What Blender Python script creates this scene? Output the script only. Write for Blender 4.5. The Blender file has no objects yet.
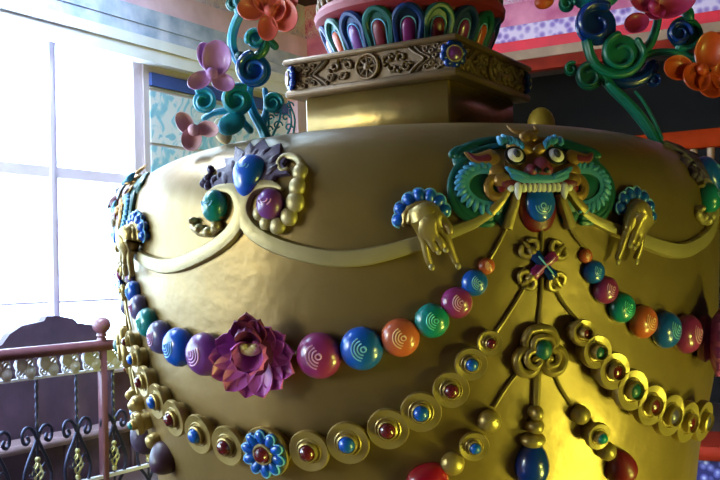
import bpy, math, random
from mathutils import Vector, Matrix
random.seed(7)
PI = math.pi
sin, cos = math.sin, math.cos
SC = bpy.context.scene
COL = SC.collection

# ------------------------------------------------------------------ camera calibration
F_PX, PITCH, ROLL, YAW, DIST, HCAM = 1013.54, .0372, -.0297, -.0557, 3.5468, -.027
AZ = .3133                      # azimuth of the front mask (vase axis is the world origin)
CAMP = Vector((0, -DIST, HCAM))
_F = Vector((sin(YAW)*cos(PITCH), cos(YAW)*cos(PITCH), sin(PITCH)))
_R0 = Vector((cos(YAW), -sin(YAW), 0)); _U0 = _R0.cross(_F)
CR = cos(ROLL)*_R0 + sin(ROLL)*_U0
CU = -sin(ROLL)*_R0 + cos(ROLL)*_U0
CF = _F
def ray(px, py): return (CF*F_PX + CR*(px-360) - CU*(py-240)).normalized()
def on_plane(px, py, P, N):
    d = ray(px, py); t = (P-CAMP).dot(N)/d.dot(N); return CAMP+d*t

# ------------------------------------------------------------------ vase profile (r, z), bottom to top
PROF = [(.40,-1.62),(.44,-1.5),(.52,-1.36),(.62,-1.18),(.74,-.96),(.85,-.84),(.893,-.72),(.912,-.6),(.94,-.48),(.966,-.36),(.981,-.229),
        (.990,-.1),(.998,.03),(1.0,.12),(.998,.186),(.984,.24),(.958,.285),(.92,.322),(.87,.352),(.81,.376),(.74,.394),
        (.66,.408),(.56,.42),(.45,.43),(.34,.437),(.2,.44)]
def catmull(P, n=6):
    out = []
    for i in range(len(P)-1):
        p0 = P[max(i-1, 0)]; p1 = P[i]; p2 = P[i+1]; p3 = P[min(i+2, len(P)-1)]
        for k in range(n):
            t = k/n
            out.append(tuple(.5*((2*b)+(-a+c)*t+(2*a-5*b+4*c-d)*t*t+(-a+3*b-3*c+d)*t**3) for a, b, c, d in zip(p0, p1, p2, p3)))
    out.append(tuple(P[-1])); return out
PR = catmull(PROF)
SS = [0.0]
for i in range(1, len(PR)): SS.append(SS[-1]+math.hypot(PR[i][0]-PR[i-1][0], PR[i][1]-PR[i-1][1]))
def z2s(z):
    for i in range(1, len(PR)):
        if PR[i][1] >= z:
            t = (z-PR[i-1][1])/(PR[i][1]-PR[i-1][1]+1e-12); return SS[i-1]+t*(SS[i]-SS[i-1])
    return SS[-1]
S0 = z2s(.186)
def prof(s):
    s = min(max(s, 1e-6), SS[-1]-1e-6)
    lo, hi = 0, len(SS)-1
    while hi-lo > 1:
        m = (lo+hi)//2
        if SS[m] <= s: lo = m
        else: hi = m
    t = (s-SS[lo])/(SS[hi]-SS[lo]); a, b = PR[lo], PR[hi]
    r = a[0]+t*(b[0]-a[0]); z = a[1]+t*(b[1]-a[1])
    # smoothed tangent
    i0, i1 = max(lo-2, 0), min(hi+2, len(PR)-1)
    dr, dz = PR[i1][0]-PR[i0][0], PR[i1][1]-PR[i0][1]; l = math.hypot(dr, dz)
    return r, z, dr/l, dz/l
def r_at_z(z):
    return prof(z2s(z))[0]
def surf(a, s, h=0):
    """point on the vase at azimuth a (from the camera side, to the right) and arc height s (0 at the mask), h off the surface"""
    r, z, dr, dz = prof(s+S0)
    rr = r+h*dz; return Vector((rr*sin(a), -rr*cos(a), z-h*dr))
def frame(a, s, h=0):
    r, z, dr, dz = prof(s+S0)
    X = Vector((cos(a), sin(a), 0)); Y = Vector((dr*sin(a), -dr*cos(a), dz)); Z = X.cross(Y)
    O = surf(a, s, h)
    return lambda p: O+X*p[0]+Y*p[1]+Z*p[2]
def wrap(a0): return lambda p: surf(a0+p[0], p[1], p[2])
def project(P):
    d = P-CAMP; w_ = d.dot(CF); return 360+F_PX*d.dot(CR)/w_, 240-F_PX*d.dot(CU)/w_
def on(px, py, h=0):
    a, s = on0(px, py)
    if h:
        x, y = px, py
        for _ in range(4):
            X, Y = project(surf(a, s, h)); x -= (X-px)*.8; y -= (Y-py)*.8; a, s = on0(x, y)
    return a, s
_cache = {}
def on0(px, py):
    key = (round(px, 2), round(py, 2))
    if key not in _cache: _cache[key] = on_(px, py)
    return _cache[key]
def on_(px, py):
    d = ray(px, py); t = 2.0; best = (9, t)
    while t < 4.6:
        P = CAMP+d*t
        if P.z < .44:
            e = math.hypot(P.x, P.y)-r_at_z(P.z)
            if e < best[0]: best = (e, t)
            if e < 0: break
        t += .01
    if best[0] < 0:
        lo, hi = best[1]-.01, best[1]
        for _ in range(14):
            m = (lo+hi)/2; P = CAMP+d*m
            if P.z < .44 and math.hypot(P.x, P.y) < r_at_z(P.z): hi = m
            else: lo = m
        t = hi
    else: t = best[1]
    P = CAMP+d*t
    return math.atan2(P.x, -P.y), z2s(min(P.z, .439))-S0
def L(px, py, base=None, h=0):      # local to the front mask
    a, s = on(px, py, h); return (a-(AZ if base is None else base), s)

# ------------------------------------------------------------------ mesh building
class MB:
    def __init__(s, T=None): s.v = []; s.f = []; s.T = T; s.m = []
    def add(s, vs, fs, T=None, mi=0):
        T = T or s.T; n = len(s.v)
        s.v += [Vector(T(p)) if T else Vector(p) for p in vs]
        s.f += [tuple(i+n for i in f) for f in fs]; s.m += [mi]*len(fs)
        return s
    def box(s, x0, x1, y0, y1, z0, z1, T=None, b=0):
        if b <= 0:
            vs = [(x, y, z) for x in (x0, x1) for y in (y0, y1) for z in (z0, z1)]
            return s.add(vs, [(0,1,3,2),(4,6,7,5),(0,4,5,1),(2,3,7,6),(0,2,6,4),(1,5,7,3)], T)
        # bevelled box: prism along z with chamfered outline and inset caps
        o = [(x0+b,y0),(x1-b,y0),(x1,y0+b),(x1,y1-b),(x1-b,y1),(x0+b,y1),(x0,y1-b),(x0,y0+b)]
        cx, cy = (x0+x1)/2, (y0+y1)/2
        def ins(p): return (p[0]+(b if p[0] < cx else -b)*.8, p[1]+(b if p[1] < cy else -b)*.8)
        rings = [[(*ins(p), z0) for p in o], [(*p, z0+b) for p in o], [(*p, z1-b) for p in o], [(*ins(p), z1) for p in o]]
        return s.rings(rings, T)
    def rings(s, R, T=None, caps=True, closed=True):
        n = len(R[0]); vs = [p for r in R for p in r]; fs = []
        for i in range(len(R)-1):
            for j in range(n if closed else n-1):
                k = (j+1) % n; fs.append((i*n+j, i*n+k, (i+1)*n+k, (i+1)*n+j))
        if caps: fs.append(tuple(range(n))[::-1]); fs.append(tuple((len(R)-1)*n+j for j in range(n)))
        return s.add(vs, fs, T)
    def lathe(s, P, n=24, c=(0,0,0), T=None, sx=1, sy=1, a0=0, a1=2*PI):
        full = abs(a1-a0-2*PI) < 1e-6; R = []
        for r, h in P:
            R.append([(c[0]+max(r, 1e-4)*sx*cos(a0+(a1-a0)*j/n), c[1]+max(r, 1e-4)*sy*sin(a0+(a1-a0)*j/n), c[2]+h) for j in range(n if full else n+1)])
        return s.rings(R, T, caps=full, closed=full)
    def tube(s, pts, rad, n=8, kz=1.0, h=0, T=None, sq=0, cap=True):
        """flat-laid tube: pts (x,y) or (x,y,h); cross-section r sideways, r*kz off the plane"""
        P = [(p[0], p[1], (p[2] if len(p) > 2 else 0)+h) for p in pts]; m = len(P)
        if not isinstance(rad, (list, tuple)): rad = [rad]*m
        if len(rad) != m: rad = [rad[0]+(rad[-1]-rad[0])*i/(m-1) for i in range(m)]
        R = []
        for i in range(m):
            a, b = P[max(i-1, 0)], P[min(i+1, m-1)]
            tx, ty = b[0]-a[0], b[1]-a[1]; l = math.hypot(tx, ty) or 1e-9; tx /= l; ty /= l
            def ring(rr, off):
                o = []
                for j in range(n):
                    t = 2*PI*(j+.5)/n; c_, s_ = cos(t), sin(t)
                    if sq: c_ = math.copysign(abs(c_)**(1-sq), c_); s_ = math.copysign(abs(s_)**(1-sq), s_)
                    o.append((P[i][0]-ty*rr*c_+tx*off, P[i][1]+tx*rr*c_+ty*off, P[i][2]+rr*kz*s_))
                return o
            if i == 0 and cap: R.append(ring(rad[0]*.35, -rad[0]*.8)); R.append(ring(rad[0]*.8, -rad[0]*.45))
            R.append(ring(rad[i], 0))
            if i == m-1 and cap: R.append(ring(rad[i]*.8, rad[i]*.45)); R.append(ring(rad[i]*.35, rad[i]*.8))
        return s.rings(R, T)
    def band(s, pts, w, t, T=None, h=0):
        """flat ribbon of half width w and thickness t, softly rounded"""
        m = len(pts); W = w if isinstance(w, (list, tuple)) else [w]*m
        if len(W) != m: W = [W[0]+(W[-1]-W[0])*i/(m-1) for i in range(m)]
        R = []
        for i in range(m):
            a, b = pts[max(i-1, 0)], pts[min(i+1, m-1)]
            tx, ty = b[0]-a[0], b[1]-a[1]; l = math.hypot(tx, ty) or 1e-9; tx /= l; ty /= l; ww = W[i]
            pr = [(-1, -.01), (-1, t*.6), (-.82, t), (-.3, t*1.1), (.3, t*1.1), (.82, t), (1, t*.6), (1, -.01)]
            R.append([(pts[i][0]-ty*ww*q, pts[i][1]+tx*ww*q, h+z) for q, z in pr])
        return s.rings(R, T)
    def blob(s, cx, cy, rx, ry, rz, rot=0, h=0, n=16, m=10, T=None, drop=0, sup=1):
        R = []
        for i in range(m+1):
            ph = -PI/2+PI*i/m; y0 = sin(ph); rr = max(cos(ph), .02)
            rr = rr**sup
            if drop: rr *= 1+drop*y0*.6
            ring = []
            for j in range(n):
                t = 2*PI*j/n; x = rx*rr*cos(t); y = ry*y0; z = rz*rr*sin(t)
                ring.append((cx+x*cos(rot)-y*sin(rot), cy+x*sin(rot)+y*cos(rot), h+z))
            R.append(ring[::-1])
        return s.rings(R, T)
    def plate(s, out, h0, h1, bev=.003, T=None, dome=0):
        cx = sum(p[0] for p in out)/len(out); cy = sum(p[1] for p in out)/len(out)
        rm = max(math.hypot(p[0]-cx, p[1]-cy) for p in out)
        def ins(d, h): 
            k = 1-d/rm; return [(cx+(p[0]-cx)*k, cy+(p[1]-cy)*k, h) for p in out]
        R = [ins(0, h0), ins(0, h1-bev), ins(bev*1.2, h1), ins(rm*.4, h1+dome*.7), ins(rm*.8, h1+dome)]
        if dome == 0: R = R[:3]
        return s.rings(R, T)

WL = {}
def link(o, parent=None):
    COL.objects.link(o)
    if parent is not None: o.parent = parent
    return o
def obj(name, mb, mat, parent=None, origin=None, flat=False, label=None, auto=40):
    vs = mb.v
    if origin is None:
        xs = [v.x for v in vs]; ys = [v.y for v in vs]; zs = [v.z for v in vs]
        origin = Vector(((min(xs)+max(xs))/2, (min(ys)+max(ys))/2, min(zs)))
    me = bpy.data.meshes.new(name); me.from_pydata([v-origin for v in vs], [], mb.f)
    ms = mat if isinstance(mat, (list, tuple)) else [mat]
    for m in ms: me.materials.append(m)
    if len(ms) > 1:
        for p, k in zip(me.polygons, mb.m): p.material_index = k
    import bmesh
    bm = bmesh.new(); bm.from_mesh(me); bmesh.ops.recalc_face_normals(bm, faces=bm.faces); bm.to_mesh(me); bm.free()
    if not flat:
        me.polygons.foreach_set('use_smooth', [True]*len(me.polygons))
        try: me.set_sharp_from_angle(angle=math.radians(auto))
        except Exception: pass
    me.update()
    o = bpy.data.objects.new(name, me); link(o, parent)
    o.location = origin-(WL[parent.name] if parent is not None else Vector((0,0,0))); WL[o.name] = origin
    if label: o['label'] = label
    return o
def thing(name, label, cat, loc, group=None):
    o = bpy.data.objects.new(name, None); o.empty_display_size = .05; link(o); o.location = loc; WL[o.name] = Vector(loc)
    o['label'] = label; o['category'] = cat
    if group: o['group'] = group
    return o
def tag(o, label, cat, group=None):
    o['label'] = label; o['category'] = cat
    if group: o['group'] = group
    return o
def struct(o): o['kind'] = 'structure'; return o

def arc(cx, cy, r, a0, a1, n=14, r1=None, ky=1):
    r1 = r if r1 is None else r1
    return [(cx+(r+(r1-r)*i/n)*cos(math.radians(a0+(a1-a0)*i/n)), cy+ky*(r+(r1-r)*i/n)*sin(math.radians(a0+(a1-a0)*i/n))) for i in range(n+1)]
def smooth(pts, n=5): return catmull([tuple(p) for p in pts], n)

# ------------------------------------------------------------------ materials
def lin(c):
    c = [x/255 for x in c]; return tuple((x/12.92 if x <= .04045 else ((x+.055)/1.055)**2.4) for x in c)+(1,)
def mat(name, c, rough=.5, metal=0, var=.12, vs=6, bump=.0, bs=30, coat=0, spec=.5, c2=None):
    m = bpy.data.materials.new(name); m.use_nodes = True; nt = m.node_tree; N = nt.nodes; B = N['Principled BSDF']
    c = lin(c); tc = N.new('ShaderNodeTexCoord'); no = N.new('ShaderNodeTexNoise'); no.inputs['Scale'].default_value = vs; no.inputs['Detail'].default_value = 5
    nt.links.new(tc.outputs['Object'], no.inputs['Vector'])
    cr = N.new('ShaderNodeValToRGB'); cr.color_ramp.elements[0].position = .3; cr.color_ramp.elements[1].position = .7
    lo = tuple(x*(1-var*1.6) for x in c[:3])+(1,); hi = tuple(min(1, x*(1+var)) for x in c[:3])+(1,)
    if c2: hi = lin(c2)
    cr.color_ramp.elements[0].color = lo; cr.color_ramp.elements[1].color = hi
    nt.links.new(no.outputs['Fac'], cr.inputs['Fac']); nt.links.new(cr.outputs['Color'], B.inputs['Base Color'])
    B.inputs['Roughness'].default_value = rough; B.inputs['Metallic'].default_value = metal; B.inputs['Specular IOR Level'].default_value = spec
    B.inputs['Coat Weight'].default_value = coat; B.inputs['Coat Roughness'].default_value = .15
    if bump:
        n2 = N.new('ShaderNodeTexNoise'); n2.inputs['Scale'].default_value = bs; n2.inputs['Detail'].default_value = 4
        nt.links.new(tc.outputs['Object'], n2.inputs['Vector'])
        bp = N.new('ShaderNodeBump'); bp.inputs['Strength'].default_value = bump; bp.inputs['Distance'].default_value = .02
        nt.links.new(n2.outputs['Fac'], bp.inputs['Height']); nt.links.new(bp.outputs['Normal'], B.inputs['Normal'])
    return m
def pattern(name, cols, scale=20, kind='voronoi', rough=.8, stretch=(1,1,1)):
    m = bpy.data.materials.new(name); m.use_nodes = True; nt = m.node_tree; N = nt.nodes; B = N['Principled BSDF']
    tc = N.new('ShaderNodeTexCoord'); mp = N.new('ShaderNodeMapping'); mp.inputs['Scale'].default_value = stretch
    nt.links.new(tc.outputs['Object'], mp.inputs['Vector'])
    if kind == 'voronoi':
        t = N.new('ShaderNodeTexVoronoi'); t.inputs['Scale'].default_value = scale; out = t.outputs['Distance']
    elif kind == 'cloud':
        t = N.new('ShaderNodeTexNoise'); t.inputs['Scale'].default_value = scale; t.inputs['Detail'].default_value = 2; t.inputs['Distortion'].default_value = 1.8; out = t.outputs['Fac']
    elif kind == 'brocade':
        t0 = N.new('ShaderNodeTexVoronoi'); t0.inputs['Scale'].default_value = scale*.35; nt.links.new(mp.outputs[0], t0.inputs['Vector'])
        t = N.new('ShaderNodeTexNoise'); t.inputs['Scale'].default_value = scale; t.inputs['Distortion'].default_value = 3
        ad = N.new('ShaderNodeMath'); ad.operation = 'MULTIPLY'; nt.links.new(t.outputs['Fac'], ad.inputs[0])
        a2 = N.new('ShaderNodeMath'); a2.operation = 'ADD'; a2.inputs[1].default_value = .6; nt.links.new(t0.outputs['Distance'], a2.inputs[0]); nt.links.new(a2.outputs[0], ad.inputs[1]); out = ad.outputs[0]
    nt.links.new(mp.outputs[0], t.inputs['Vector'])
    cr = N.new('ShaderNodeValToRGB'); e = cr.color_ramp.elements
    while len(e) < len(cols): e.new(.5)
    for i, (p, c) in enumerate(cols): e[i].position = p; e[i].color = lin(c)
    nt.links.new(out, cr.inputs['Fac']); nt.links.new(cr.outputs['Color'], B.inputs['Base Color']); B.inputs['Roughness'].default_value = rough
    return m
M = {}
M['gold'] = mat('gold_paint_body', (140,114,66), .38, .52, .16, 2.2, .35, 6)
M['goldo'] = mat('gold_paint_relief', (166,142,84), .36, .5, .10, 9, .12, 30)
M['goldh'] = mat('gold_paint_harmika', (112,86,58), .45, .4, .14, 5, .12, 18)
M['goldbox'] = mat('gold_paint_box', (142,114,60), .3, .65, .16, 4, .3, 9)
M['yellow'] = mat('yellow_gold_paint', (206,176,70), .4, .3)
M['pale'] = mat('pale_gold_ribbon', (166,148,104), .42, .4, .10, 6, .12, 22)
M['dusk'] = mat('dusky_purple_leaf', (78,62,92), .5, 0, .2, 14, .2, 40)
M['ring'] = mat('coral_red_ring', (132,26,38), .6, 0, .12, 8)
M['plum'] = mat('dark_plum_paint', (70,42,66), .4, 0, .2, 14, .1, 40)
M['blue'] = mat('blue_enamel', (10,86,196), .28, 0, .12, 8, .05, 30, .5)
M['deepblue'] = mat('deep_blue_enamel', (4,46,132), .25, 0, .12, 8, .05, 30, .6)
M['sky'] = mat('light_blue_paint', (60,140,186), .45, 0, .12, 12, .1, 40)
M['petalblue'] = mat('dark_blue_petal', (6,44,104), .42, 0, .14, 8, .08, 30, .1)
M['teal'] = mat('teal_enamel', (6,128,128), .3, 0, .12, 8, .05, 30, .5)
M['green'] = mat('green_paint', (10,112,96), .42, 0, .16, 8, .1, 30, .2)
M['mane'] = mat('mane_dark_teal', (6,84,78), .42, 0, .16, 8, .1, 30, .2)
M['cyan'] = mat('cyan_paint', (24,160,188), .42, 0, .16, 8, .1, 30, .2)
M['magenta'] = mat('magenta_enamel', (140,40,110), .3, 0, .12, 8, .05, 30, .5)
M['purple'] = mat('purple_enamel', (112,50,130), .34, 0, .12, 8, .05, 30, .5)
M['slate'] = mat('slate_purple_enamel', (84,74,120), .34, 0, .12, 8, .05, 30, .4)
M['lotus'] = mat('lotus_mauve', (186,88,184), .45, 0, .14, 10, .08, 40, .1)
M['lotusd'] = mat('lotus_plum', (120,44,96), .45, 0, .14, 10, .08, 40, .1)
M['orange'] = mat('orange_enamel', (196,92,58), .32, 0, .12, 8, .05, 30, .5)
M['coral'] = mat('coral_paint', (228,104,96), .42, 0, .14, 10, .06, 30, .2)  # coral lightened to imitate haze on the left plant
M['orangef'] = mat('orange_flower_paint', (196,74,24), .42, 0, .16, 10, .06, 30, .2)
M['pinkf'] = mat('pink_flower_paint', (250,190,206), .45, 0, .12, 10, .06, 30, .2)  # pink paled to imitate window haze
M['violetf'] = mat('violet_flower_paint', (198,136,212), .45, 0, .12, 10, .06, 30, .2)  # violet paled for the same haze
M['rose'] = mat('rose_flower_paint', (170,40,90), .42, 0, .12, 10, .06, 30, .2)
M['red'] = mat('red_enamel', (150,14,40), .26, 0, .12, 8, .05, 30, .6)
M['darkred'] = mat('dark_red_enamel', (110,16,32), .4, 0, .15, 8, .05, 30, .1)
M['maroon'] = mat('maroon_gem', (96,24,34), .2, 0, .1, 8, 0, 30, .7)
M['white'] = mat('white_paint', (225,220,215), .4, 0, .05)
M['cream'] = mat('cream_paint', (214,196,150), .45, 0, .1)
M['eye'] = mat('eye_white', (225,215,215), .25, 0, .04, coat=.4)
M['black'] = mat('black_paint', (18,14,16), .4, 0, .1)
M['iris'] = mat('iris_grey', (70,66,78), .3, 0, .1)
M['nose'] = mat('nose_plum', (112,40,62), .42, 0, .1)
M['facegold'] = mat('mask_face_gold', (164,124,66), .38, .5, .14, 9, .12, 30)
M['swirlb'] = mat('pale_blue_line', (120,190,235), .5)
M['swirlp'] = mat('pale_pink_line', (215,150,200), .5)
M['swirlo'] = mat('pale_peach_line', (240,190,150), .5)
M['swirlg'] = mat('pale_green_line', (100,215,200), .5)
M['rail'] = mat('mauve_brown_rail_paint', (128,82,92), .38, 0, .12, 8, .08, 20, .3)
M['iron'] = mat('wrought_iron', (66,68,92), .28, .6, .15, 20, .1, 50)
M['silver'] = mat('silver_paint', (240,236,242), .35, .1, .1)
M['brass'] = mat('brass_paint', (196,186,130), .35, .5, .1)
M['wood'] = mat('dark_red_wood', (84,64,84), .5, 0, .25, 5, .15, 14)
M['seat'] = mat('worn_seat_edge', (140,116,122), .6)
M['dado'] = mat('maroon_dado', (92,62,74), .6, 0, .2, 4, .1, 12)
M['frame'] = mat('window_frame_paint', (228,214,232), .5, 0, .04)
M['framew'] = mat('window_beam_glare_white', (240,240,242), .55, 0, .04)  # white stands for beams overexposed by the windows
M['plaster'] = mat('plaster', (196,182,186), .8, 0, .1, 2)
M['strip'] = mat('beam_shadow_blue', (60,84,150), .6)
M['brown'] = mat('dark_brown_wall', (62,40,30), .8)
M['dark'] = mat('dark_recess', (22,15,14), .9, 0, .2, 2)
M['floor'] = mat('floor_boards', (84,62,58), .5, 0, .2, 3)
M['beamred'] = mat('dark_red_beam', (140,38,20), .7, 0, .2, 4, spec=.1)
M['beamorange'] = mat('orange_beam', (160,46,5), .8, 0, .2, 4, spec=.08)
M['beige'] = mat('beige_moulding', (170,130,100), .6, 0, .15, 6)
M['bred'] = mat('red_band', (238,28,50), .55, 0, .1, 5)
M['bpink'] = mat('pink_band', (250,112,160), .6, 0, .2, 5, c2=(255,160,185))
M['lbblue'] = mat('glare_blue_band', (176,200,240), .6, 0, .2, 6, c2=(222,226,246))  # left cornice blue, washed out as if by window glare
M['lbpink'] = mat('pale_pink_band', (250,208,226), .6, 0, .12, 4)  # glare put into the cornice pink; the corner post shares it
M['brocade'] = pattern('brocade_pink', [(0,(110,80,160)),(.38,(225,100,145)),(.52,(246,160,190)),(.8,(250,215,225))], 26, 'brocade')
M['brocadel'] = pattern('brocade_glare', [(0,(70,110,170)),(.36,(190,190,225)),(.5,(240,205,225)),(.8,(225,235,245))], 26, 'brocade')  # brocade faded to imitate glare on the left wall
M['scallop'] = pattern('lavender_band', [(0,(110,80,160)),(.3,(170,130,200)),(.6,(240,212,236))], 16, 'voronoi')
M['cloud'] = pattern('cloud_mural', [(0,(90,165,210)),(.40,(150,205,228)),(.5,(222,230,240)),(1,(240,230,238))], 6.5, 'cloud')
M['dadoblue'] = pattern('blue_white_dado', [(0,(225,225,240)),(.3,(110,110,190)),(.6,(40,36,100))], 22, 'voronoi')
gl = bpy.data.materials.new('window_glass'); gl.use_nodes = True; nt = gl.node_tree; N = nt.nodes
for n in list(N): N.remove(n)
o_ = N.new('ShaderNodeOutputMaterial'); mx = N.new('ShaderNodeMixShader'); tr = N.new('ShaderNodeBsdfTransparent'); gs = N.new('ShaderNodeBsdfGlossy')
gs.inputs['Roughness'].default_value = .03; mx.inputs['Fac'].default_value = .07
nt.links.new(tr.outputs[0], mx.inputs[1]); nt.links.new(gs.outputs[0], mx.inputs[2]); nt.links.new(mx.outputs[0], o_.inputs[0]); M['glass'] = gl
SW = {'blue':'swirlb','deepblue':'swirlb','teal':'swirlg','magenta':'swirlp','purple':'swirlp','slate':'swirlp','orange':'swirlo'}

# ------------------------------------------------------------------ room
q4 = PI/4
UU = Vector((cos(AZ)-sin(AZ), sin(AZ)+cos(AZ), 0)).normalized()      # away to the right
NN = Vector((-UU.y, UU.x, 0))                                        # towards the window wall
def RM(p): return UU*p[0]+NN*p[1]+Vector((0, 0, p[2]))
def rc(P): return P.dot(UU), P.dot(NN), P.z
NW, UB = 3.7, 5.0
ZC, ZF, ZB = 2.6, -1.28, 1.67
def wp(px, py, n=NW): return rc(on_plane(px, py, NN*n, NN))
def bp(px, py, u=UB): return rc(on_plane(px, py, UU*u, UU))
def rbox(name, u0, u1, n0, n1, z0, z1, m, parent=None, b=0, label=None):
    mb = MB(RM).box(u0, u1, n0, n1, z0, z1, b=b); return obj(name, mb, m, parent, flat=(b == 0), label=label)
U0, N0 = -6.5, -4.6
ztop = wp(0, 22)[2]; zsill = -.62
uA, uB_ = wp(57, 200)[0], wp(139, 120)[0]; pitch = uB_-uA
0 and print('window', ztop, uA, uB_, [round(wp(0, y)[2], 2) for y in (0, 20, 162, 172, 307, 345)], 'corner', rc(on_plane(310, 98, NN*NW, NN)))
zt1, zt0 = wp(65, 170)[2], wp(65, 178)[2]
zbar = wp(60, 302)[2]
ue = uB_+.06                                                    # right end of the glazed run
# left wall: dado, pier beyond the window, head above the window
w = MB(RM); w.box(U0, UB+.1, NW, NW+.2, ZF-.2, zsill); w.box(ue, UB+.1, NW, NW+.2, zsill, ZC); w.box(U0, ue, NW, NW+.2, ztop+.06, ZC)
struct(obj('wall_left', w, M['plaster'], flat=True))
struct(rbox('baseboard_left', U0, UB, NW-.03, NW, ZF, ZF+.12, M['beige']))
struct(rbox('trim_1', U0, UB, NW-.02, NW-.001, ZF+.12, zsill-.04, M['dado']))
struct(rbox('trim_2', U0, ue, NW-.07, NW+.0, zsill-.04, zsill, M['frame'], b=.008))
# window bays
k = 0; ub = uB_
bays = []
while ub-pitch > U0+.4:
    bays.append((ub-pitch, ub)); ub -= pitch
for i, (a, b) in enumerate(bays):
    mb = MB(RM); t = .028
    mb.box(a-t if i == len(bays)-1 else a, a+t, NW+.02, NW+.10, zsill, ztop+.06)
    mb.box(b-t, b+(t if i else .055), NW+.02, NW+.10, zsill, ztop+.06)
    mb.box(a+t, b-t, NW+.02, NW+.10, ztop, ztop+.06); mb.box(a+t, b-t, NW+.02, NW+.10, zsill, zsill+.05)
    mb.box(a+t, b-t, NW+.03, NW+.09, zt0, zt1+.02)
    for sx in (a+t, b-t):                                        # little fillets in the head corners
        d = 1 if sx == a+t else -1
        mb.rings([[(sx, y_, ztop+.001), (sx+d*.07, y_, ztop+.001), (sx+d*.02, y_, ztop-.03), (sx, y_, ztop-.1)] for y_ in (NW+.03, NW+.09)])
    f = struct(obj('window_%d' % (i+1), mb, M['frame'], flat=True))
    obj('window_bar', MB(RM).box(a+t, b-t, NW+.045, NW+.06, zbar-.008, zbar+.008), M['frame'], f, flat=True)
    obj('pane', MB(RM).box(a+t, b-t, NW+.05, NW+.056, zsill+.05, ztop), M['glass'], f, flat=True)
tag(obj('conduit_pipe', MB().lathe([(.012, 0), (.012, ztop-zsill)], 10, c=tuple(RM((uB_-.09, NW-.03, zsill)))), M['frame']),
    'thin pale pipe running up beside the last window post', 'pipe')
# cornice bands, same courses on both walls; left ones bleached to imitate window glare
zz = ZB
courses = [(.10, 'framew', 'beamred', .10), (.08, 'framew', 'beige', .12), (.09, 'lbblue', 'bred', .10), (.13, 'lbblue', 'scallop', .11), (.20, 'lbpink', 'bpink', .08), (ZC-ZB-.60, 'brocadel', 'brocade', .04)]
n_ = 3
for hgt, ml, mr, pro in courses:
    struct(rbox('trim_%d' % n_, U0, UB-pro, NW-pro, NW-.0005, zz, zz+hgt-.001, M[ml])); n_ += 1
    struct(rbox('trim_%d' % n_, UB-pro, UB-.0005, N0, NW-pro, zz, zz+hgt-.001, M[mr])); n_ += 1
    zz += hgt
struct(rbox('trim_%d' % n_, U0, ue+.1, NW-.06, NW-.001, ztop+.03, ZB-.002, M['framew'])); n_ += 1
# painted cloud mural panels beyond the window
a0, a1 = ue+.06, UB-.35
zrow = [ZB-.16, wp(165, 95)[2]+.02, wp(165, 146)[2], wp(165, 200)[2], -.2, -.6]
mur = thing('mural', 'pale blue cloud mural panels on the left wall past the windows', 'mural', RM((a0, NW-.01, -.62)))
for i in range(len(zrow)-1):
    rbox('painted_panel', a0, a1, NW-.012, NW-.001, zrow[i+1]+.012, zrow[i]-.012, M['cloud'], mur)
rbox('beam_shadow_strip', a0, a1, NW-.03, NW-.001, ZB-.16, ZB-.06, M['strip'], mur, label='dark blue strip painted as shadow under the beam')  # shadow under the beam, made as a dark blue strip
struct(rbox('trim_%d' % n_, UB-.33, UB-.02, NW-.12, NW-.001, ZF, ZB-.001, M['lbpink'])); n_ += 1
# back wall: head above the beam, dark recess below it
struct(rbox('wall_back', UB, UB+.2, N0, NW, ZB, ZC, M['brown']))
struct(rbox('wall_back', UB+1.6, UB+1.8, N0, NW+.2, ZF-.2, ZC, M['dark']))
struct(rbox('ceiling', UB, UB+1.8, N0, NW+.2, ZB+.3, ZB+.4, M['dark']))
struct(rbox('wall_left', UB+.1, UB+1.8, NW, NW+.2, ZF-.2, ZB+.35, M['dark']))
z1, z0 = bp(690, 131)[2], bp(690, 149)[2]
struct(rbox('trim_%d' % n_, UB-.05, UB+.1, N0, bp(640, 130)[1]+.6, z0, z1, M['beamorange'], b=.012)); n_ += 1
bc = bp(708, 160); 
scr = thing('balustrade', 'pale turned balusters below the orange beam at the right edge', 'balustrade', RM((UB, bc[1], z0-.25)))
for i in range(9):
    c_ = RM((UB+.02, bc[1]+.5-.13*i, z0-.30))
    obj('baluster', MB().lathe([(.02,0),(.035,.02),(.02,.05),(.04,.12),(.022,.2),(.03,.24),(.03,.298)], 12, c=tuple(c_)), M['beige'], scr)
rbox('lower_rail', UB-.02, UB+.06, bc[1]-.7, bc[1]+.65, z0-.36, z0-.3, M['beamred'], scr)
AU = 3.0
zr1, zr0 = bp(708, 447, AU)[2], bp(708, 461, AU)[2]; an_ = bp(708, 447, AU)[1]
al = thing('altar_table', 'low altar table with red edge and blue-and-white front, lower right behind the vase', 'table', RM((AU, an_-.6, ZF)))
rbox('table_top', AU, AU+.6, an_-1.6, an_+.5, zr0, zr1, M['beamred'], al, b=.008)
rbox('patterned_front', AU+.03, AU+.57, an_-1.55, an_+.45, ZF, zr0, M['dadoblue'], al)
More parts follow.
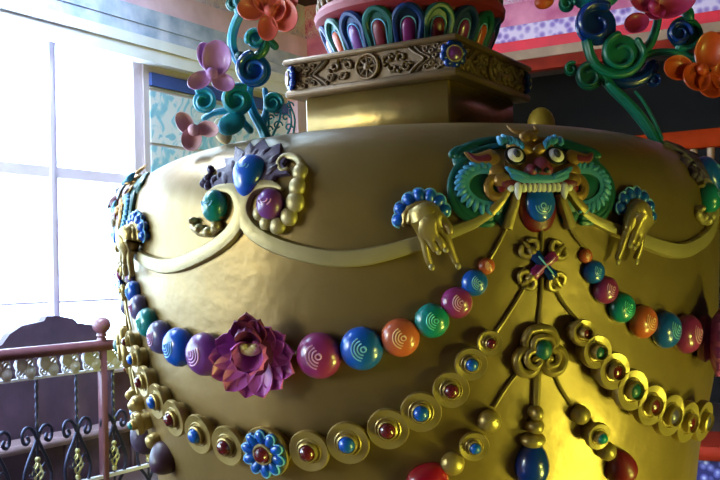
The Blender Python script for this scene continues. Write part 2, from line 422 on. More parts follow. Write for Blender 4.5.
# remaining walls, ceiling, floor with its opening, storey below
struct(rbox('wall_right', U0, UB+1.8, N0-.2, N0, ZF-2.4, ZC, M['brown']))
struct(rbox('wall_front', U0-.2, U0, N0-.2, NW+.2, ZF-2.4, ZC, M['brown']))
NR = 2.84; OP = 2.55
cm = MB(RM)
SK = (-2.6, 2.2, 1.9, 3.1)                                      # added unseen ceiling opening for the light over the gallery
cm.box(U0-.2, UB+.1, N0-.2, SK[2], ZC, ZC+.15); cm.box(U0-.2, UB+.1, SK[3], NW+.2, ZC, ZC+.15)
cm.box(U0-.2, SK[0], SK[2], SK[3], ZC, ZC+.15); cm.box(SK[1], UB+.1, SK[2], SK[3], ZC, ZC+.15)
struct(obj('ceiling', cm, M['brown'], flat=True))
fm = MB(RM)
fm.box(U0, UB+1.6, OP+.15, NW, ZF-.15, ZF); fm.box(U0, -1.9, -2.7, OP+.15, ZF-.15, ZF)
fm.box(OP, UB+1.6, N0, OP+.15, ZF-.15, ZF); fm.box(U0, OP, N0, -2.7, ZF-.15, ZF)
struct(obj('floor', fm, M['floor'], flat=True))
ZL = -3.6
struct(rbox('floor', U0, UB+1.6, N0, NW, ZL-.1, ZL, M['floor']))
struct(rbox('wall_left', U0, UB+1.6, NW, NW+.2, ZL, ZF-.2, M['brown'])); struct(rbox('wall_back', UB+1.6, UB+1.8, N0, NW, ZL, ZF-.2, M['brown']))

# ------------------------------------------------------------------ bench behind the railing
bn = 3.42
outl = [(-40,352),(-12,350),(2,345),(10,334),(22,326),(44,321),(47,316),(60,316),(74,319),(78,323),(94,325),(102,328),(106,340),(112,360)]
pl = [wp(x, y, bn) for x, y in outl]
zb = ZF+.12
mb = MB(RM); o = [(p[0], bn, p[2]) for p in pl]+[(pl[-1][0], bn, zb), (pl[0][0], bn, zb)]
mb.rings([o, [(p[0], bn+.06, p[2]) for p in o]])
be = thing('wooden_bench', 'dark carved wooden bench with arched back under the window, behind the railing', 'bench', RM((pl[5][0], bn, ZF)))
obj('backrest', mb, M['wood'], be, flat=True)
zs = wp(50, 440, bn-.24)[2]
rbox('seat', pl[0][0], pl[-1][0], bn-.24, bn, zs-.05, zs, M['seat'], be, b=.01, label='pale worn seat edge')
rbox('front_panel', pl[0][0]+.05, pl[-1][0]-.05, bn-.2, bn-.17, ZF+.03, zs-.05, M['wood'], be)
for u_ in (pl[0][0]+.03, (pl[0][0]+pl[-1][0])/2, pl[-1][0]-.03):
    rbox('leg', u_-.03, u_+.03, bn-.23, bn-.17, ZF, zs-.05, M['wood'], be, b=.006)
    rbox('leg', u_-.03, u_+.03, bn, bn+.06, ZF, ZF+.13, M['wood'], be, b=.006)

# ------------------------------------------------------------------ railing
def rl(px, py): return wp(px, py, NR)
zt = rl(60, 344)[2]; zt_b = rl(60, 355)[2]; zf0 = rl(60, 374)[2]
up = rl(103, 400)[0]; sp_post = 1.62
rail = thing('railing', 'mauve painted railing with wrought iron scrolls by the windows', 'railing', RM((up, NR, ZF)))
nps = int((UB-.3-up)/sp_post); u_lo, u_hi = up-sp_post-.3, up+sp_post*nps+.02
posts = [up+sp_post*i for i in range(-1, nps+1)]
top = MB(RM); top.box(u_lo, u_hi, NR-.03, NR+.03, zt_b, zt, b=.012); obj('top_rail', top, M['rail'], rail)
obj('middle_rail', MB(RM).box(u_lo, u_hi, NR-.012, NR+.012, zf0-.012, zf0+.002), M['silver'], rail, flat=True, label='thin silver rail under the medallions')
zbr = rl(150, 463)[2]
obj('lower_rail', MB(RM).box(u_lo, u_hi, NR-.015, NR+.015, zbr-.02, zbr), M['silver'], rail, flat=True)
def railT(u, z): 
    O = RM((u, NR, z)); X = UU; Y = Vector((0,0,1)); Z = -NN
    return lambda p: O+X*p[0]+Y*p[1]+Z*p[2]
for u_ in posts:
    po = MB(RM).box(u_-.024, u_+.024, NR-.024, NR+.024, ZF, zt+.02, b=.008)
    p_ = obj('post', po, M['rail'], rail)
    obj('finial', MB().lathe([(.02,0),(.034,.008),(.03,.018),(.026,.024),(.048,.045),(.056,.07),(.05,.098),(.03,.116),(.005,.124)], 18, c=tuple(RM((u_, NR, zt+.018)))), M['rail'], p_)
npx = 8; hgt = zt_b-zf0
wsp = (rl(91, 365)[0]-rl(70, 365)[0])
for j in range(-6, 60):
    u_ = up-wsp*.55+wsp*j if j <= 0 else up+wsp*.5+wsp*(j-1)
    if u_ > u_hi-.05 or u_ < u_lo+.05 or (j != 0 and j != 1 and min(abs(u_-q_) for q_ in posts) < .05): continue
    T = railT(u_, zf0+hgt/2); r = hgt*.37
    mb = MB(T)
    mb.lathe([(r*.95,-.012),(r*1.0,0),(r*.95,.012),(r*.6,.016),(r*.1,.02)], 14, c=(-r*.75, hgt*.2, 0)); mb.lathe([(r*.95,-.012),(r*1.0,0),(r*.95,.012),(r*.6,.016),(r*.1,.02)], 14, c=(r*.75, -hgt*.2, 0))
    mb.tube([(-r*1.2, -hgt*.32), (-r*.1, -hgt*.02), (r*1.3, hgt*.36)], .009, 8)
    mb.tube(arc(r*.9, hgt*.22, r*.6, -60, 200), .007, 8); mb.tube(arc(-r*.9, -hgt*.22, r*.6, 120, 380), .007, 8)
    obj('scroll_medallion', mb, M['silver'], rail)
bsp = rl(77, 420)[0]-rl(37, 420)[0]
for j in range(-3, 40):
    u_ = rl(37, 420)[0]+bsp*j
    if u_ < u_lo+.05 or u_ > u_hi-.05 or min(abs(u_-q_) for q_ in posts) < .03: continue
    zk = rl(37, 438)[2]
    T = railT(u_, zk); mb = MB(T); H1 = zf0-zk
    # twisted upper bar
    for a_ in (0, PI):
        mb.tube([(.006*cos(t_*1.1+a_), H1*t_/18, .006*sin(t_*1.1+a_)) for t_ in range(19)], .006, 6)
    bar = obj('baluster', mb, M['iron'], rail)
    sc = MB(T)
    for s_ in (-1, 1):
        P = [(s_*.0, -.02), (s_*.02, .03), (s_*.05, .062), (s_*.085, .06), (s_*.105, .03), (s_*.1, -.01), (s_*.08, -.025), (s_*.06, -.01), (s_*.068, .012)]
        sc.tube(smooth(P), .0105, 8)
        P = [(0, -.0), (s_*.03, -.06), (s_*.075, -.14), (s_*.1, -.22), (s_*.08, -.3), (s_*.03, -.36), (0, -.40)]
        sc.tube(smooth(P), .0105, 8)
        P = [(s_*.09, -.2), (s_*.06, -.15), (s_*.03, -.17), (s_*.035, -.21), (s_*.055, -.2)]
        sc.tube(smooth(P), .006, 8)
    sc.tube([(0, -.01), (0, -.45)], .007, 8); sc.blob(0, .0, .014, .02, .014)
    obj('scrollwork', sc, M['iron'], bar)
    bk = MB(T)
    for a_ in range(4):
        bk.tube([(.028*sin(PI*t_/12)*cos(t_*.35+a_*PI/2), -.13-.13*t_/12, .028*sin(PI*t_/12)*sin(t_*.35+a_*PI/2)) for t_ in range(13)], .006, 6)
    bk.blob(0, -.12, .016, .018, .016); bk.blob(0, -.27, .016, .018, .016)
    obj('basket_twist', bk, M['brass'], bar)

# ------------------------------------------------------------------ the golden vase
vase = thing('vase', 'huge golden relief vase swelling across the middle of the hall', 'vase', (0, 0, ZL))
R = [[(r*sin(2*PI*j/160), -r*cos(2*PI*j/160), z) for j in range(160)] for r, z in PR]
obj('body', MB().rings(R), M['gold'], vase, auto=80)
pm = MB().lathe([(.42,-1.9),(.6,-1.82),(.66,-1.74),(.6,-1.66),(.42,-1.6)], 64); obj('foot_ring', pm, M['gold'], vase)
pm = MB().lathe([(1.3,ZL),(1.3,ZL+.3),(1.15,ZL+.4),(1.15,-2.5),(1.25,-2.4),(1.25,-2.2),(.95,-2.1),(.8,-1.88),(.3,-1.86)], 64)
obj('pedestal', pm, M['gold'], vase)

def A2(pts, base=None): return [L(x, y, base) for x, y in pts]
JB = AZ-q4                                                       # azimuth of the jewel spray to the left
def mirror(pts): return [(-p[0],)+tuple(p[1:]) for p in pts]

# ribbons (parts of the vase), reference: mask at AZ -> left jewel spray at JB
rib_px = [(491,212),(478,221),(462,228),(440,236),(410,246),(385,253),(358,258),(330,258),(303,253),(280,246),(262,237),(250,226),(244,213),(245,201),(253,190),(264,186),(275,186),(284,190)]
rib = smooth(A2(rib_px), 4)
rib_w = [(.011+.011*min(1, i/22))*min(1, .2+(len(rib)-1-i)/20) for i in range(len(rib))]
def ribbon_at(base, mir, part_of, label=None):
    P = mirror(rib) if mir else rib
    mb = MB(wrap(base)); mb.band(P, rib_w, .016); obj('ribbon', mb, M['pale'], part_of, label=label)
ribbon_at(AZ, False, vase); ribbon_at(AZ-2*q4, True, vase); ribbon_at(AZ, True, vase); ribbon_at(AZ-2*q4, False, vase)

# ------------------------------------------------------------------ jewel sprays
def jewel_spray(base, label):
    J = lambda x, y: L(x, y, JB)
    O = surf(base, J(249, 200)[1]); t = thing('jewel_spray', label, 'ornament', O, 'jewel sprays on the shoulder')
    T = wrap(base); k = .0027
    def gem(px, py, rx, ry, m, drop=0, rot=0, sy=1):
        c = J(px, py); mb = MB(T).blob(c[0], c[1], rx*k, ry*k, .036, rot, .012, 22, 14, drop=drop); g = obj('gem', mb, M[m], t, label={'blue':'blue teardrop gem','teal':'teal oval gem','purple':'purple oval gem'}[m])
        sw = MB(T)
        for r_ in (5, 9):
            sw.tube([(x, y, .049-.0009*(r_-5)) for x, y in arc(c[0], c[1]+ry*k*.25, r_*k*.75, 190, 350, 10, ky=.8)], .0016, 6, T=T)
        obj('swirl', sw, M['swirlb' if m != 'purple' else 'swirlp'], g)
    gem(251, 178, 17.5, 21, 'blue', drop=.5); gem(218, 207, 13, 16, 'teal'); gem(273, 205, 14, 15, 'purple')
    # setting rings round the gems (gold scrolls)
    mb = MB(T); C = J(250, 180); mb.tube(smooth([J(243,205), J(233,190), J(235,170), J(249,158), J(264,168), J(267,184)]), [.004]*26, 8, .9, .012)
    mb.tube(smooth([J(196,226), J(203,232), J(214,232), J(219,224), J(217,216)]), .013, 10, .9, .008)
    for p in ((197,221,4),(203,229,5),(212,232,5.5),(220,226,5.5),(222,215,5)): c = J(p[0], p[1]); mb.blob(c[0], c[1], p[2]*k, p[2]*k, .018, 0, .012, 12, 8)
    for p in ((262,214,6),(269,223,6.5),(280,226,7.5),(291,217,8),(297,203,8.5),(299,188,7.5),(302,174,7)): c = J(p[0], p[1]); mb.blob(c[0], c[1], p[2]*k*1.12, p[2]*k*1.12, .016, 0, .012, 16, 8, sup=.7)
    mb.tube(smooth([J(262,214), J(270,222), J(281,223), J(290,214), J(294,200), J(296,186)]), .012, 8, .8, .008)
    mb.tube(smooth([J(299,186), J(304,172), J(298,161), J(287,159), J(280,165), J(283,172), J(289,171)]), [.013, .006], 10, .9, .01)
    obj('scroll_setting', mb, M['pale'], t)
    lf = MB(T); random.seed(3)
    lf.plate([J(*p) for p in ((216,196),(214,187),(222,182),(219,173),(229,172),(226,162),(236,161),(237,150),(246,155),(252,146),(258,153),(266,143),(271,152),(283,147),(282,157),(292,158),(285,167),(291,176),(278,178),(270,188),(255,186),(238,192))], -.004, .014, .004, dome=.006)
    for (x_, y_), d_ in (((228,180),-.7),((236,168),-.5),((246,160),-.2),((258,158),.1),((268,156),.4),((277,162),.6),((275,172),.9)):
        c = J(x_, y_); lf.blob(c[0], c[1], 4*k, 9*k, .010, -d_, .012, 8, 6, drop=-.5)
    for i in range(9):
        c = J(random.uniform(206, 226), random.uniform(170, 186)); lf.blob(c[0], c[1], 4*k, 6*k, .014, random.uniform(-1, 1), .006, 8, 6, drop=-.5)
    obj('leaf_cluster', lf, M['dusk'], t)
jewel_spray(JB, 'jewel spray of blue, teal and purple gems in pale scrolls, left of the mask')
jewel_spray(AZ+q4, 'jewel spray seen edge-on at the far right of the vase shoulder')

# ------------------------------------------------------------------ masks
def mask(base, label):
    O = surf(base, 0); t = thing('guardian_mask', label, 'mask', O, 'guardian masks on the vase')
    T = lambda p: surf(base+p[0], p[1], p[2]*.62); k = .00262
    P = lambda x, y: L(x, y, None, .022)
    def both(fn):
        for s_ in (1, -1): fn(s_)
    def S(s_, c): return (s_*c[0], c[1])
    # mane
    def mane(s_):
        mb = MB(T); c = S(s_, L(484,190)); mb.blob(c[0], c[1], 34*k, 31*k, .022, 0, 0, 24, 12)
        for r_ in (33, 28, 23, 18):
            mb.tube([(c[0]-s_*(x-0), c[1]+y) for x, y in arc(0, 0, r_*k, -100, 110, 18)], [.010, .012, .010], 8, 1.3, .012)
        c2 = S(s_, P(470,155)); 
        for r_ in (18, 13, 8):
            mb.tube([(c2[0]-s_*x, c2[1]+y*.8) for x, y in arc(0, 0, r_*k, 20, 230, 14)], .010, 8, 1.2, .010)
        mb.blob(c2[0], c2[1], 17*k, 14*k, .02, 0, 0, 16, 10)
        mb.tube(smooth([S(s_, P(x, y)) for x, y in ((462,146),(478,138),(496,134),(512,134),(522,137))]), [.016, .012], 8, 1.0, .008)
        mb.tube(smooth([S(s_, P(x, y)) for x, y in ((474,150),(488,144),(502,141),(514,143))]), [.012, .008], 8, 1.0, .012)
        mb.tube(smooth([S(s_, P(x, y)) for x, y in ((500,216),(508,222),(514,218),(512,205))]), [.014, .008], 8, .9, .004)
        obj('mane', mb, M['mane'], t)
    both(mane)
    # light blue scalloped sideburns
    def side(s_):
        mb = MB(T); px = [(489,168),(478,169),(469,174),(465,182),(467,191),(474,199),(484,204),(494,205)]
        pts = [S(s_, P(*p)) for p in px]
        mb.tube(smooth(pts), [.012, .017, .018, .016, .010], 8, .8, .026)
        for i, p in enumerate(smooth(pts, 2)):
            d = math.atan2(p[1]-P(490,187)[1], p[0]-S(s_, P(490,187))[0])
            mb.blob(p[0]+cos(d)*.012, p[1]+sin(d)*.012, .009, .016, .014, d-PI/2+s_*.5, .028, 8, 6, drop=-.5)
        obj('sideburn', mb, M['sky'], t)
    both(side)
    # face
    mb = MB(T); c = P(540,160); mb.blob(c[0], c[1], 34*k, 30*k, .045, 0, 0, 26, 14, sup=.7)
    c = P(540,141); mb.blob(c[0], c[1], 17*k, 11*k, .05, 0, .004, 18, 10)
    for s_ in (1, -1):
        c = S(s_, P(520,149)); mb.blob(c[0], c[1], 14*k, 6*k, .03, s_*-.35, .034, 14, 8)
        c = S(s_, P(499,170)); mb.blob(c[0], c[1], 12*k, 9*k, .04, 0, .01, 14, 8)
    obj('face', mb, M['facegold'], t)
    def cheek(s_):
        mb = MB(T); c = S(s_, P(498,187)); mb.tube([(c[0]-s_*x, c[1]+y) for x, y in arc(0, 0, 9*k, -120, 130, 14)], [.012, .020, .012], 10, 1.3, .028)
        mb.blob(c[0]-s_*-.014, c[1]+.016, 10*k, 7*k, .03, 0, .03, 12, 8)
        ch = obj('cheek', mb, M['facegold'], t)
        c = S(s_, P(504,187)); obj('mouth_corner', MB(T).blob(c[0], c[1], 7*k, 6.5*k, .016, 0, .03, 14, 8), M['darkred'], ch)
    both(cheek)
    def ear(s_):
        mb = MB(T); a = S(s_, P(492,157)); b = S(s_, P(476,158)); c = S(s_, P(465,152))
        mb.tube(smooth([a, b, c]), [.024, .020, .016, .003], 10, .8, .032); e = obj('ear', mb, M['facegold'], t)
        obj('ear_inner', MB(T).tube(smooth([S(s_, P(488,159)), S(s_, P(477,160)), S(s_, P(468,154))]), [.010, .012, .002], 8, .6, .046), M['nose'], e)
    both(ear)
    def eye(s_):
        c = S(s_, P(514,158)); sc = obj('eye', MB(T).blob(c[0], c[1], 8.5*k, 7.5*k, .022, 0, .050, 18, 12), M['eye'], t)
        rim = MB(T).tube([(c[0]+x, c[1]+y) for x, y in arc(0, 0, 9.2*k, 0, 360, 24, ky=.85)], .0042, 8, 1.3, .054, cap=False); obj('eyelid', rim, M['black'], sc)
        obj('iris', MB(T).blob(c[0]+s_*.0015, c[1], 3.9*k, 3.9*k, .008, 0, .070, 12, 8), M['iris'], sc)
        obj('pupil', MB(T).blob(c[0]+s_*.0015, c[1], 1.8*k, 1.8*k, .005, 0, .0765, 10, 8), M['black'], sc)
    both(eye)
    def brow(s_):
        mb = MB(T)
        for i, (x, y) in enumerate(((499,144),(503,142),(507,143),(511,144),(515,146),(519,148))):
            c = S(s_, P(x, y)); mb.blob(c[0], c[1], 3.2*k, 5.5*k, .016, s_*.3, .055, 8, 6, drop=-.4)
        obj('eyebrow', mb, M['sky'], t)
    both(brow)
    def horn(s_):
        mb = MB(T).tube(smooth([S(s_, P(532,140)), S(s_, P(523,136)), S(s_, P(513,134)), S(s_, P(507,129))]), [.016, .013, .010, .003], 10, 1, .05)
        obj('horn', mb, M['facegold'], t)
    both(horn)
    # nose
    mb = MB(T); c = P(540,168); mb.blob(c[0], c[1], 9.5*k, 10*k, .055, 0, .035, 18, 12, drop=-.4)
    for s_ in (1, -1): c = S(s_, P(530,172)); mb.blob(c[0], c[1], 6.5*k, 6*k, .036, 0, .045, 14, 10)
    no = obj('nose', mb, M['nose'], t)
    for s_ in (1, -1):
        c = S(s_, P(534,174)); obj('nostril', MB(T).blob(c[0], c[1], 3*k, 2.8*k, .008, 0, .083, 10, 8), M['black'], no)
    # moustache
    mb = MB(T); m_ = [P(x, y) for x, y in ((512,176),(520,179),(530,180),(540,180))]; m_ = m_+mirror(m_[:-1])[::-1]
    mb.tube(smooth(m_), [.012]*31, 10, .8, .056)
    for s_ in (1, -1):
        for i in range(6): c = S(s_, P(510+i*3, 174+i)); mb.blob(c[0]-s_*.006, c[1]+.004, .006, .013, .010, s_*1.0, .062, 8, 6, drop=-.5)
    obj('moustache', mb, M['sky'], t)
    mb = MB(T); m_ = [P(x, y) for x, y in ((503,184),(515,185),(528,185),(540,184.5))]; m_ = m_+mirror(m_[:-1])[::-1]
    obj('upper_lip', MB(T).tube(smooth(m_), [.009]*31, 10, 1, .05), M['nose'], t)
    for s_ in (1, -1):
        for i, x in enumerate((537.5,532.5,527.5,522.5)):
            c = S(s_, P(x, 188.5)); obj('tooth', MB(T).blob(c[0], c[1], 2.9*k, 4*k, .013, 0, .052, 10, 8, sup=.6), M['white'], t)
        c = S(s_, P(516.5,192)); obj('fang', MB(T).blob(c[0], c[1], 3.8*k, 8*k, .016, 0, .054, 12, 8, drop=.6), M['white'], t)
        c = S(s_, P(510,189)); obj('tooth', MB(T).blob(c[0], c[1], 3.5*k, 3*k, .012, 0, .05, 10, 8), M['white'], t)
    # mouth, tongue jewel
    c = P(541,206); mo = obj('open_mouth', MB(T).blob(c[0], c[1], 20*k, 25*k, .034, 0, .0, 24, 14, sup=.8), M['darkred'], t)
    c = P(541,203); g = obj('tongue_jewel', MB(T).blob(c[0], c[1], 15*k, 18*k, .03, 0, .030, 24, 14), M['blue'], mo)
    sw = MB(T)
    for r_ in (2.5, 5, 7.5): sw.tube([(x, y, .0605-.0003*r_) for x, y in arc(c[0], c[1]-.008, r_*k, 180, 360 if r_ > 3 else 540, 12)], .0016, 6)
    obj('swirl', sw, M['swirlb'], g)
    # ribbons falling from the jaw
    for s_ in (1, -1):
        for i, pp in enumerate((((509,188),(503,198),(497,206),(491,212)), ((517,194),(515,206),(511,218),(508,229)))):
            obj('jaw_ribbon', MB(T).band(smooth([S(s_, P(*p)) for p in pp]), [.011, .013], .040), M['goldo'], t)
    return t
mask(AZ, 'fierce blue-maned golden mask with bared teeth, facing front on the vase')
mask(AZ-2*q4, 'blue-maned mask seen from the side at the left edge of the vase')

# ------------------------------------------------------------------ hands with petalled cuffs
from mathutils import noise as mn
def hand(base, mir, label):
    s_ = -1 if mir else 1
    T = wrap(base); k = .0026
    P = lambda x, y: (s_*L(x, y, None, .024)[0], L(x, y, None, .024)[1])
    c0 = P(423,212); O = surf(base+c0[0], c0[1])
    t = thing('sculpted_hand', label, 'hand', O, 'golden hands holding the ribbon')
    # body of the hand: one closed surface grown with a skin modifier
    vs, es, rs = [], [], []
    def V(x, y, h, r): vs.append(T((*P(x, y), h))); rs.append(r); return len(vs)-1
    w_ = V(420,204,.018,.034); p1 = V(425,215,.030,.040); p2 = V(430,227,.034,.038); es += [(w_, p1), (p1, p2)]
    pl_ = V(421,222,.030,.026); pr_ = V(437,220,.030,.026); es += [(p1, pl_), (p1, pr_)]
    root = w_
    def chain(st, pts):
        a = st
        for x, y, h, r in pts: b = V(x, y, h, r); es.append((a, b)); a = b
    chain(pl_, [(423,236,.032,.0125),(425,245,.034,.0112),(427,257,.030,.0100),(431,266,.026,.0088)])
    chain(p2, [(430,240,.040,.0120),(434,247,.044,.0112),(437,251,.034,.0105)])
    chain(p2, [(437,237,.040,.0120),(441,244,.046,.0112),(444,249,.036,.0105)])
    chain(pr_, [(444,232,.034,.0125),(448,242,.034,.0112),(452,253,.030,.0100),(457,265,.026,.0090)])
    chain(pr_, [(443,222,.044,.0130),(449,229,.052,.0110),(450,236,.050,.0095)])
    me = bpy.data.meshes.new('hand_skin'); cen = O
    me.from_pydata([v-cen for v in vs], es, []); o = bpy.data.objects.new('hand', me); link(o, t); o.location = (0,0,0); WL[o.name] = cen
    sk = o.modifiers.new('skin', 'SKIN'); sk.use_smooth_shade = True
    for i, r in enumerate(rs): me.skin_vertices[0].data[i].radius = (r, r); me.skin_vertices[0].data[i].use_root = (i == root)
    sb = o.modifiers.new('sub', 'SUBSURF'); sb.levels = 2; sb.render_levels = 2
    dg = bpy.context.evaluated_depsgraph_get(); ev = bpy.data.meshes.new_from_object(o.evaluated_get(dg))
    o.modifiers.clear(); o.data = ev; ev.materials.clear(); ev.materials.append(M['goldo'])
    for (x, y, h) in ((431.5,267,.0345),(457.5,266,.0345),(438,251.5,.044),(445,249.5,.046)):
        c = P(x, y); obj('fingernail', MB(T).blob(c[0], c[1], .0072, .0085, .004, s_*.3, h, 10, 8), M['pale'], t)
    # cuff
    mb = MB(T); cp = smooth([P(x, y) for x, y in ((404,224),(405,213),(413,206),(424,203),(434,206),(440,213))]); mb.tube(cp, .0085, 10, 1.3, .018)
    mb.tube(smooth([P(x, y) for x, y in ((409,222),(411,213),(418,209),(427,208),(434,213))]), .0075, 10, 1.3, .03)
    cf = obj('cuff', mb, M['goldo'], t)
    for x, y in ((399,220),(401,209),(409,200),(419,195.5),(430,196),(439,201),(444,210)):
        c = P(x, y); d = P(423,216); an = math.atan2(c[1]-d[1], c[0]-d[0])
        pb = MB(T).blob(c[0], c[1], .0155, .019, .018, an-PI/2, .012, 12, 8)
        pe = obj('cuff_petal', pb, M['blue'], t)
        obj('petal_edge', MB(T).tube([(c[0]+.0165*cos(an+a_), c[1]+.0185*sin(an+a_)) for a_ in [(-1.35+i*.27) for i in range(11)]], .0028, 6, 1, .016), M['swirlb'], pe)
hand(AZ, False, 'golden hand with blue petal cuff, left of the front mask')
hand(AZ, True, 'golden hand with blue petal cuff, right of the front mask, in shadow')
hand(AZ-2*q4, True, 'hand beside the far-left mask, where the pale ribbon ends')

# ------------------------------------------------------------------ beads and swirls
def bead(parent, a, s, r, m, rot=0, sx=1.0, lab=None):
    fr = frame(a, s, 0)
    def T(p):
        return fr((p[0]*sx, p[1], p[2]))
    mb = MB(T).lathe([(r*.80,-.006),(r*.93,r*.12),(r,r*.32),(r*.95,r*.56),(r*.80,r*.78),(r*.58,r*.93),(r*.3,r*1.01),(r*.02,r*1.04)], 26)
    b = obj('bead', mb, M[m], parent, label=lab)
    sw = MB(T); c = (r*.22*cos(rot), r*.22*sin(rot))
    def hh(x, y):
        q = min(.96, math.hypot(x, y)/r); return r*.36+r*.68*math.sqrt(max(0, 1-q*q))**1.05+.0004
    for rr, a0_, a1_ in ((.10, 0, 420), (.26, 95, 250), (.40, 100, 245), (.54, 105, 240)):
        pts = arc(c[0], c[1], rr*r, a0_+math.degrees(rot), a1_+math.degrees(rot), 12, r1=(rr*r*1.4 if rr < .2 else None))
        pts = [(x, y, hh(x, y)) for x, y in pts if math.hypot(x, y) < r*.95]
        if len(pts) > 2: sw.tube(pts, r*.036, 5, 1)
    if sw.v: obj('swirl', sw, M[SW[m]], b)
# (px, py, radius px, colour) from the front mask leftwards to the lotus
beadsL = [(487,266,8.5,'orange'),(475,283,13.5,'blue'),(457,303,16,'magenta'),(432,321,17.5,'teal'),(400,338,19.5,'orange'),(361,349,22,'blue'),(318,356,23.5,'magenta')]
def px2m(px, py):
    a, s = on(px, py); return (surf(a, s)-CAMP).dot(CF)/F_PX
BL = []
for x, y, r, m in beadsL:
    a, s = L(x, y, None, r*.0012); BL.append((a, s, r*px2m(x, y), m))
LOT = L(254,352, None, .03)
cols2 = ['orange','blue','magenta','teal','orange','blue','purple']
def lotus(parent, base, s):
    f0 = frame(base, s, .008); k = .0031; ct_, st_ = cos(.27), sin(.27)
    fr = lambda p: f0((p[0]*ct_+p[2]*st_, p[1], p[2]*ct_-p[0]*st_))
    lab = None
    lo = obj('lotus', MB(fr).lathe([(.06,0),(.07,.02),(.05,.04),(.0,.045)], 20, c=(0,-.01,0)), M['lotusd'], parent, label='mauve lotus with layered petals and a golden heart')
    def petal(cx, cy, ang, ln, wd, h, lift, m, cup=.012):
        O = Vector((cx, cy, h)); d = Vector((cos(ang)*cos(lift), sin(ang)*cos(lift), sin(lift))); sd = Vector((-sin(ang), cos(ang), 0)); nn_ = d.cross(sd)*-1
        nn_ = sd.cross(d)*-1
        up_ = d.cross(sd)
        R = []
        N1 = 9
        rowsT, rowsB = [], []
        for i in range(N1+1):
            t_ = i/N1; w_ = wd*(math.sin(PI*(.22+.4*t_))**.8)*(1 if t_ < .55 else max(.03, (1-((t_-.55)/.45)**2.0)**.62))
            if t_ < .12: w_ *= .8
            ct = O+d*(ln*t_)+up_*(cup*math.sin(t_*PI*.5)*1.2*t_)
            T_, B_ = [], []
            for j in range(7):
                q = -1+2*j/6
                p = ct+sd*(w_*q)+up_*(cup*(q*q)*.9)
                T_.append(tuple(p+up_*.0025)); B_.append(tuple(p-up_*.0035))
            R.append(T_+B_[::-1])
        mb = MB(fr).rings(R); obj('lotus_petal', mb, M[m], lo)
    for i, (an, ln) in enumerate(((-102,.112),(-76,.112),(-50,.115),(-130,.115),(-24,.12),(-156,.12),(2,.115),(180,.115),(28,.105),(154,.105),(52,.09),(128,.09))):
        petal(0, -.004, math.radians(an), ln*1.06, .036, .014+(.005 if i % 2 else 0), .22, 'lotus')
    for an in (-90,-48,-132,-10,-170,22,158): petal(0, .0, math.radians(an), .068, .028, .034, .5, 'lotus', .014)
    for an, c_ in ((60,.05),(90,.062),(120,.05)): petal(0, .03, math.radians(an), c_+.030, .030, .030, .36, 'lotusd', .012)
    for an in (62,118,90): petal(0, .03, math.radians(an), .062, .028, .040, .6, 'lotusd', .012)
    mb = MB(fr).blob(0, .012, .030, .017, .02, 0, .058, 16, 10); mb.blob(-.015, .022, .012, .010, .01, 0, .072, 10, 8); mb.blob(.016, .020, .012, .010, .01, 0, .072, 10, 8)
    obj('lotus_heart', mb, M['cream'], lo)
def swag(base, sides, label, with_lotus, bead_lo=0):
    g = thing('bead_garland', label, 'garland', surf(base+LOT[0], LOT[1]), None)
    for mir in sides:
        for i, (a, s, r, m) in enumerate(BL):
            # position relative to the lotus; the far half mirrors the near half
            da = a-LOT[0]
            aa = base+LOT[0]+(-da if mir else da)
            mm = m
            if mir: mm = ('slate','blue','slate','teal','slate','blue','purple')[i]
            bead(g, aa, s, r, mm, rot=(.25 if not mir else 2.6))
    if with_lotus: lotus(g, base+LOT[0], LOT[1])
    # cord under the beads
    P = [(a-LOT[0], s) for a, s, r, m in BL]; 
    for mir in sides:
        Q = mirror(P) if mir else P
        Q = [(base+LOT[0]+x, y) for x, y in Q]+[(base+LOT[0], LOT[1])]
        obj('cord', MB(wrap(0)).tube(smooth(Q), .006, 6, 1, .003), M['goldo'], g)
    return g
swag(AZ, (False, True), 'garland of coloured swirl beads and a mauve lotus, left of the front mask', True)
# right of the front mask: measured, shaded side
g = thing('bead_garland', 'garland of swirl beads hanging right of the front mask, in shadow', 'garland', surf(AZ+q4, LOT[1]))
BR = [(587,256,9,'orange'),(595,272,11,'blue'),(607,290,13,'magenta'),(624,308,15.5,'teal'),(645,322,16,'orange'),(668,330,17,'blue'),(688,334,16,'magenta')]
Q = []
for (x, y, r, m) in BR:
    a, s = on(x, y, r*.0014); Q.append((a, s))
for i, (x, y, r, m) in enumerate(BR):
    a, s = Q[i]; bead(g, a, s, BL[i][2]*.92, m, rot=.6)
LR = on(707, 335, .03); lotus(g, *LR); obj('cord', MB(wrap(0)).tube(smooth(Q+[LR]), .006, 6, 1, .003), M['goldo'], g)
# left of the far-left mask, only its near end can be seen
g = thing('bead_garland', 'dark beads seen edge-on below the far-left mask', 'garland', surf(AZ-2*q4, LOT[1]))
for i, (a, s, r, m) in enumerate(BL[:3]): bead(g, AZ-2*q4+a, s, r, ('slate','blue','slate')[i])

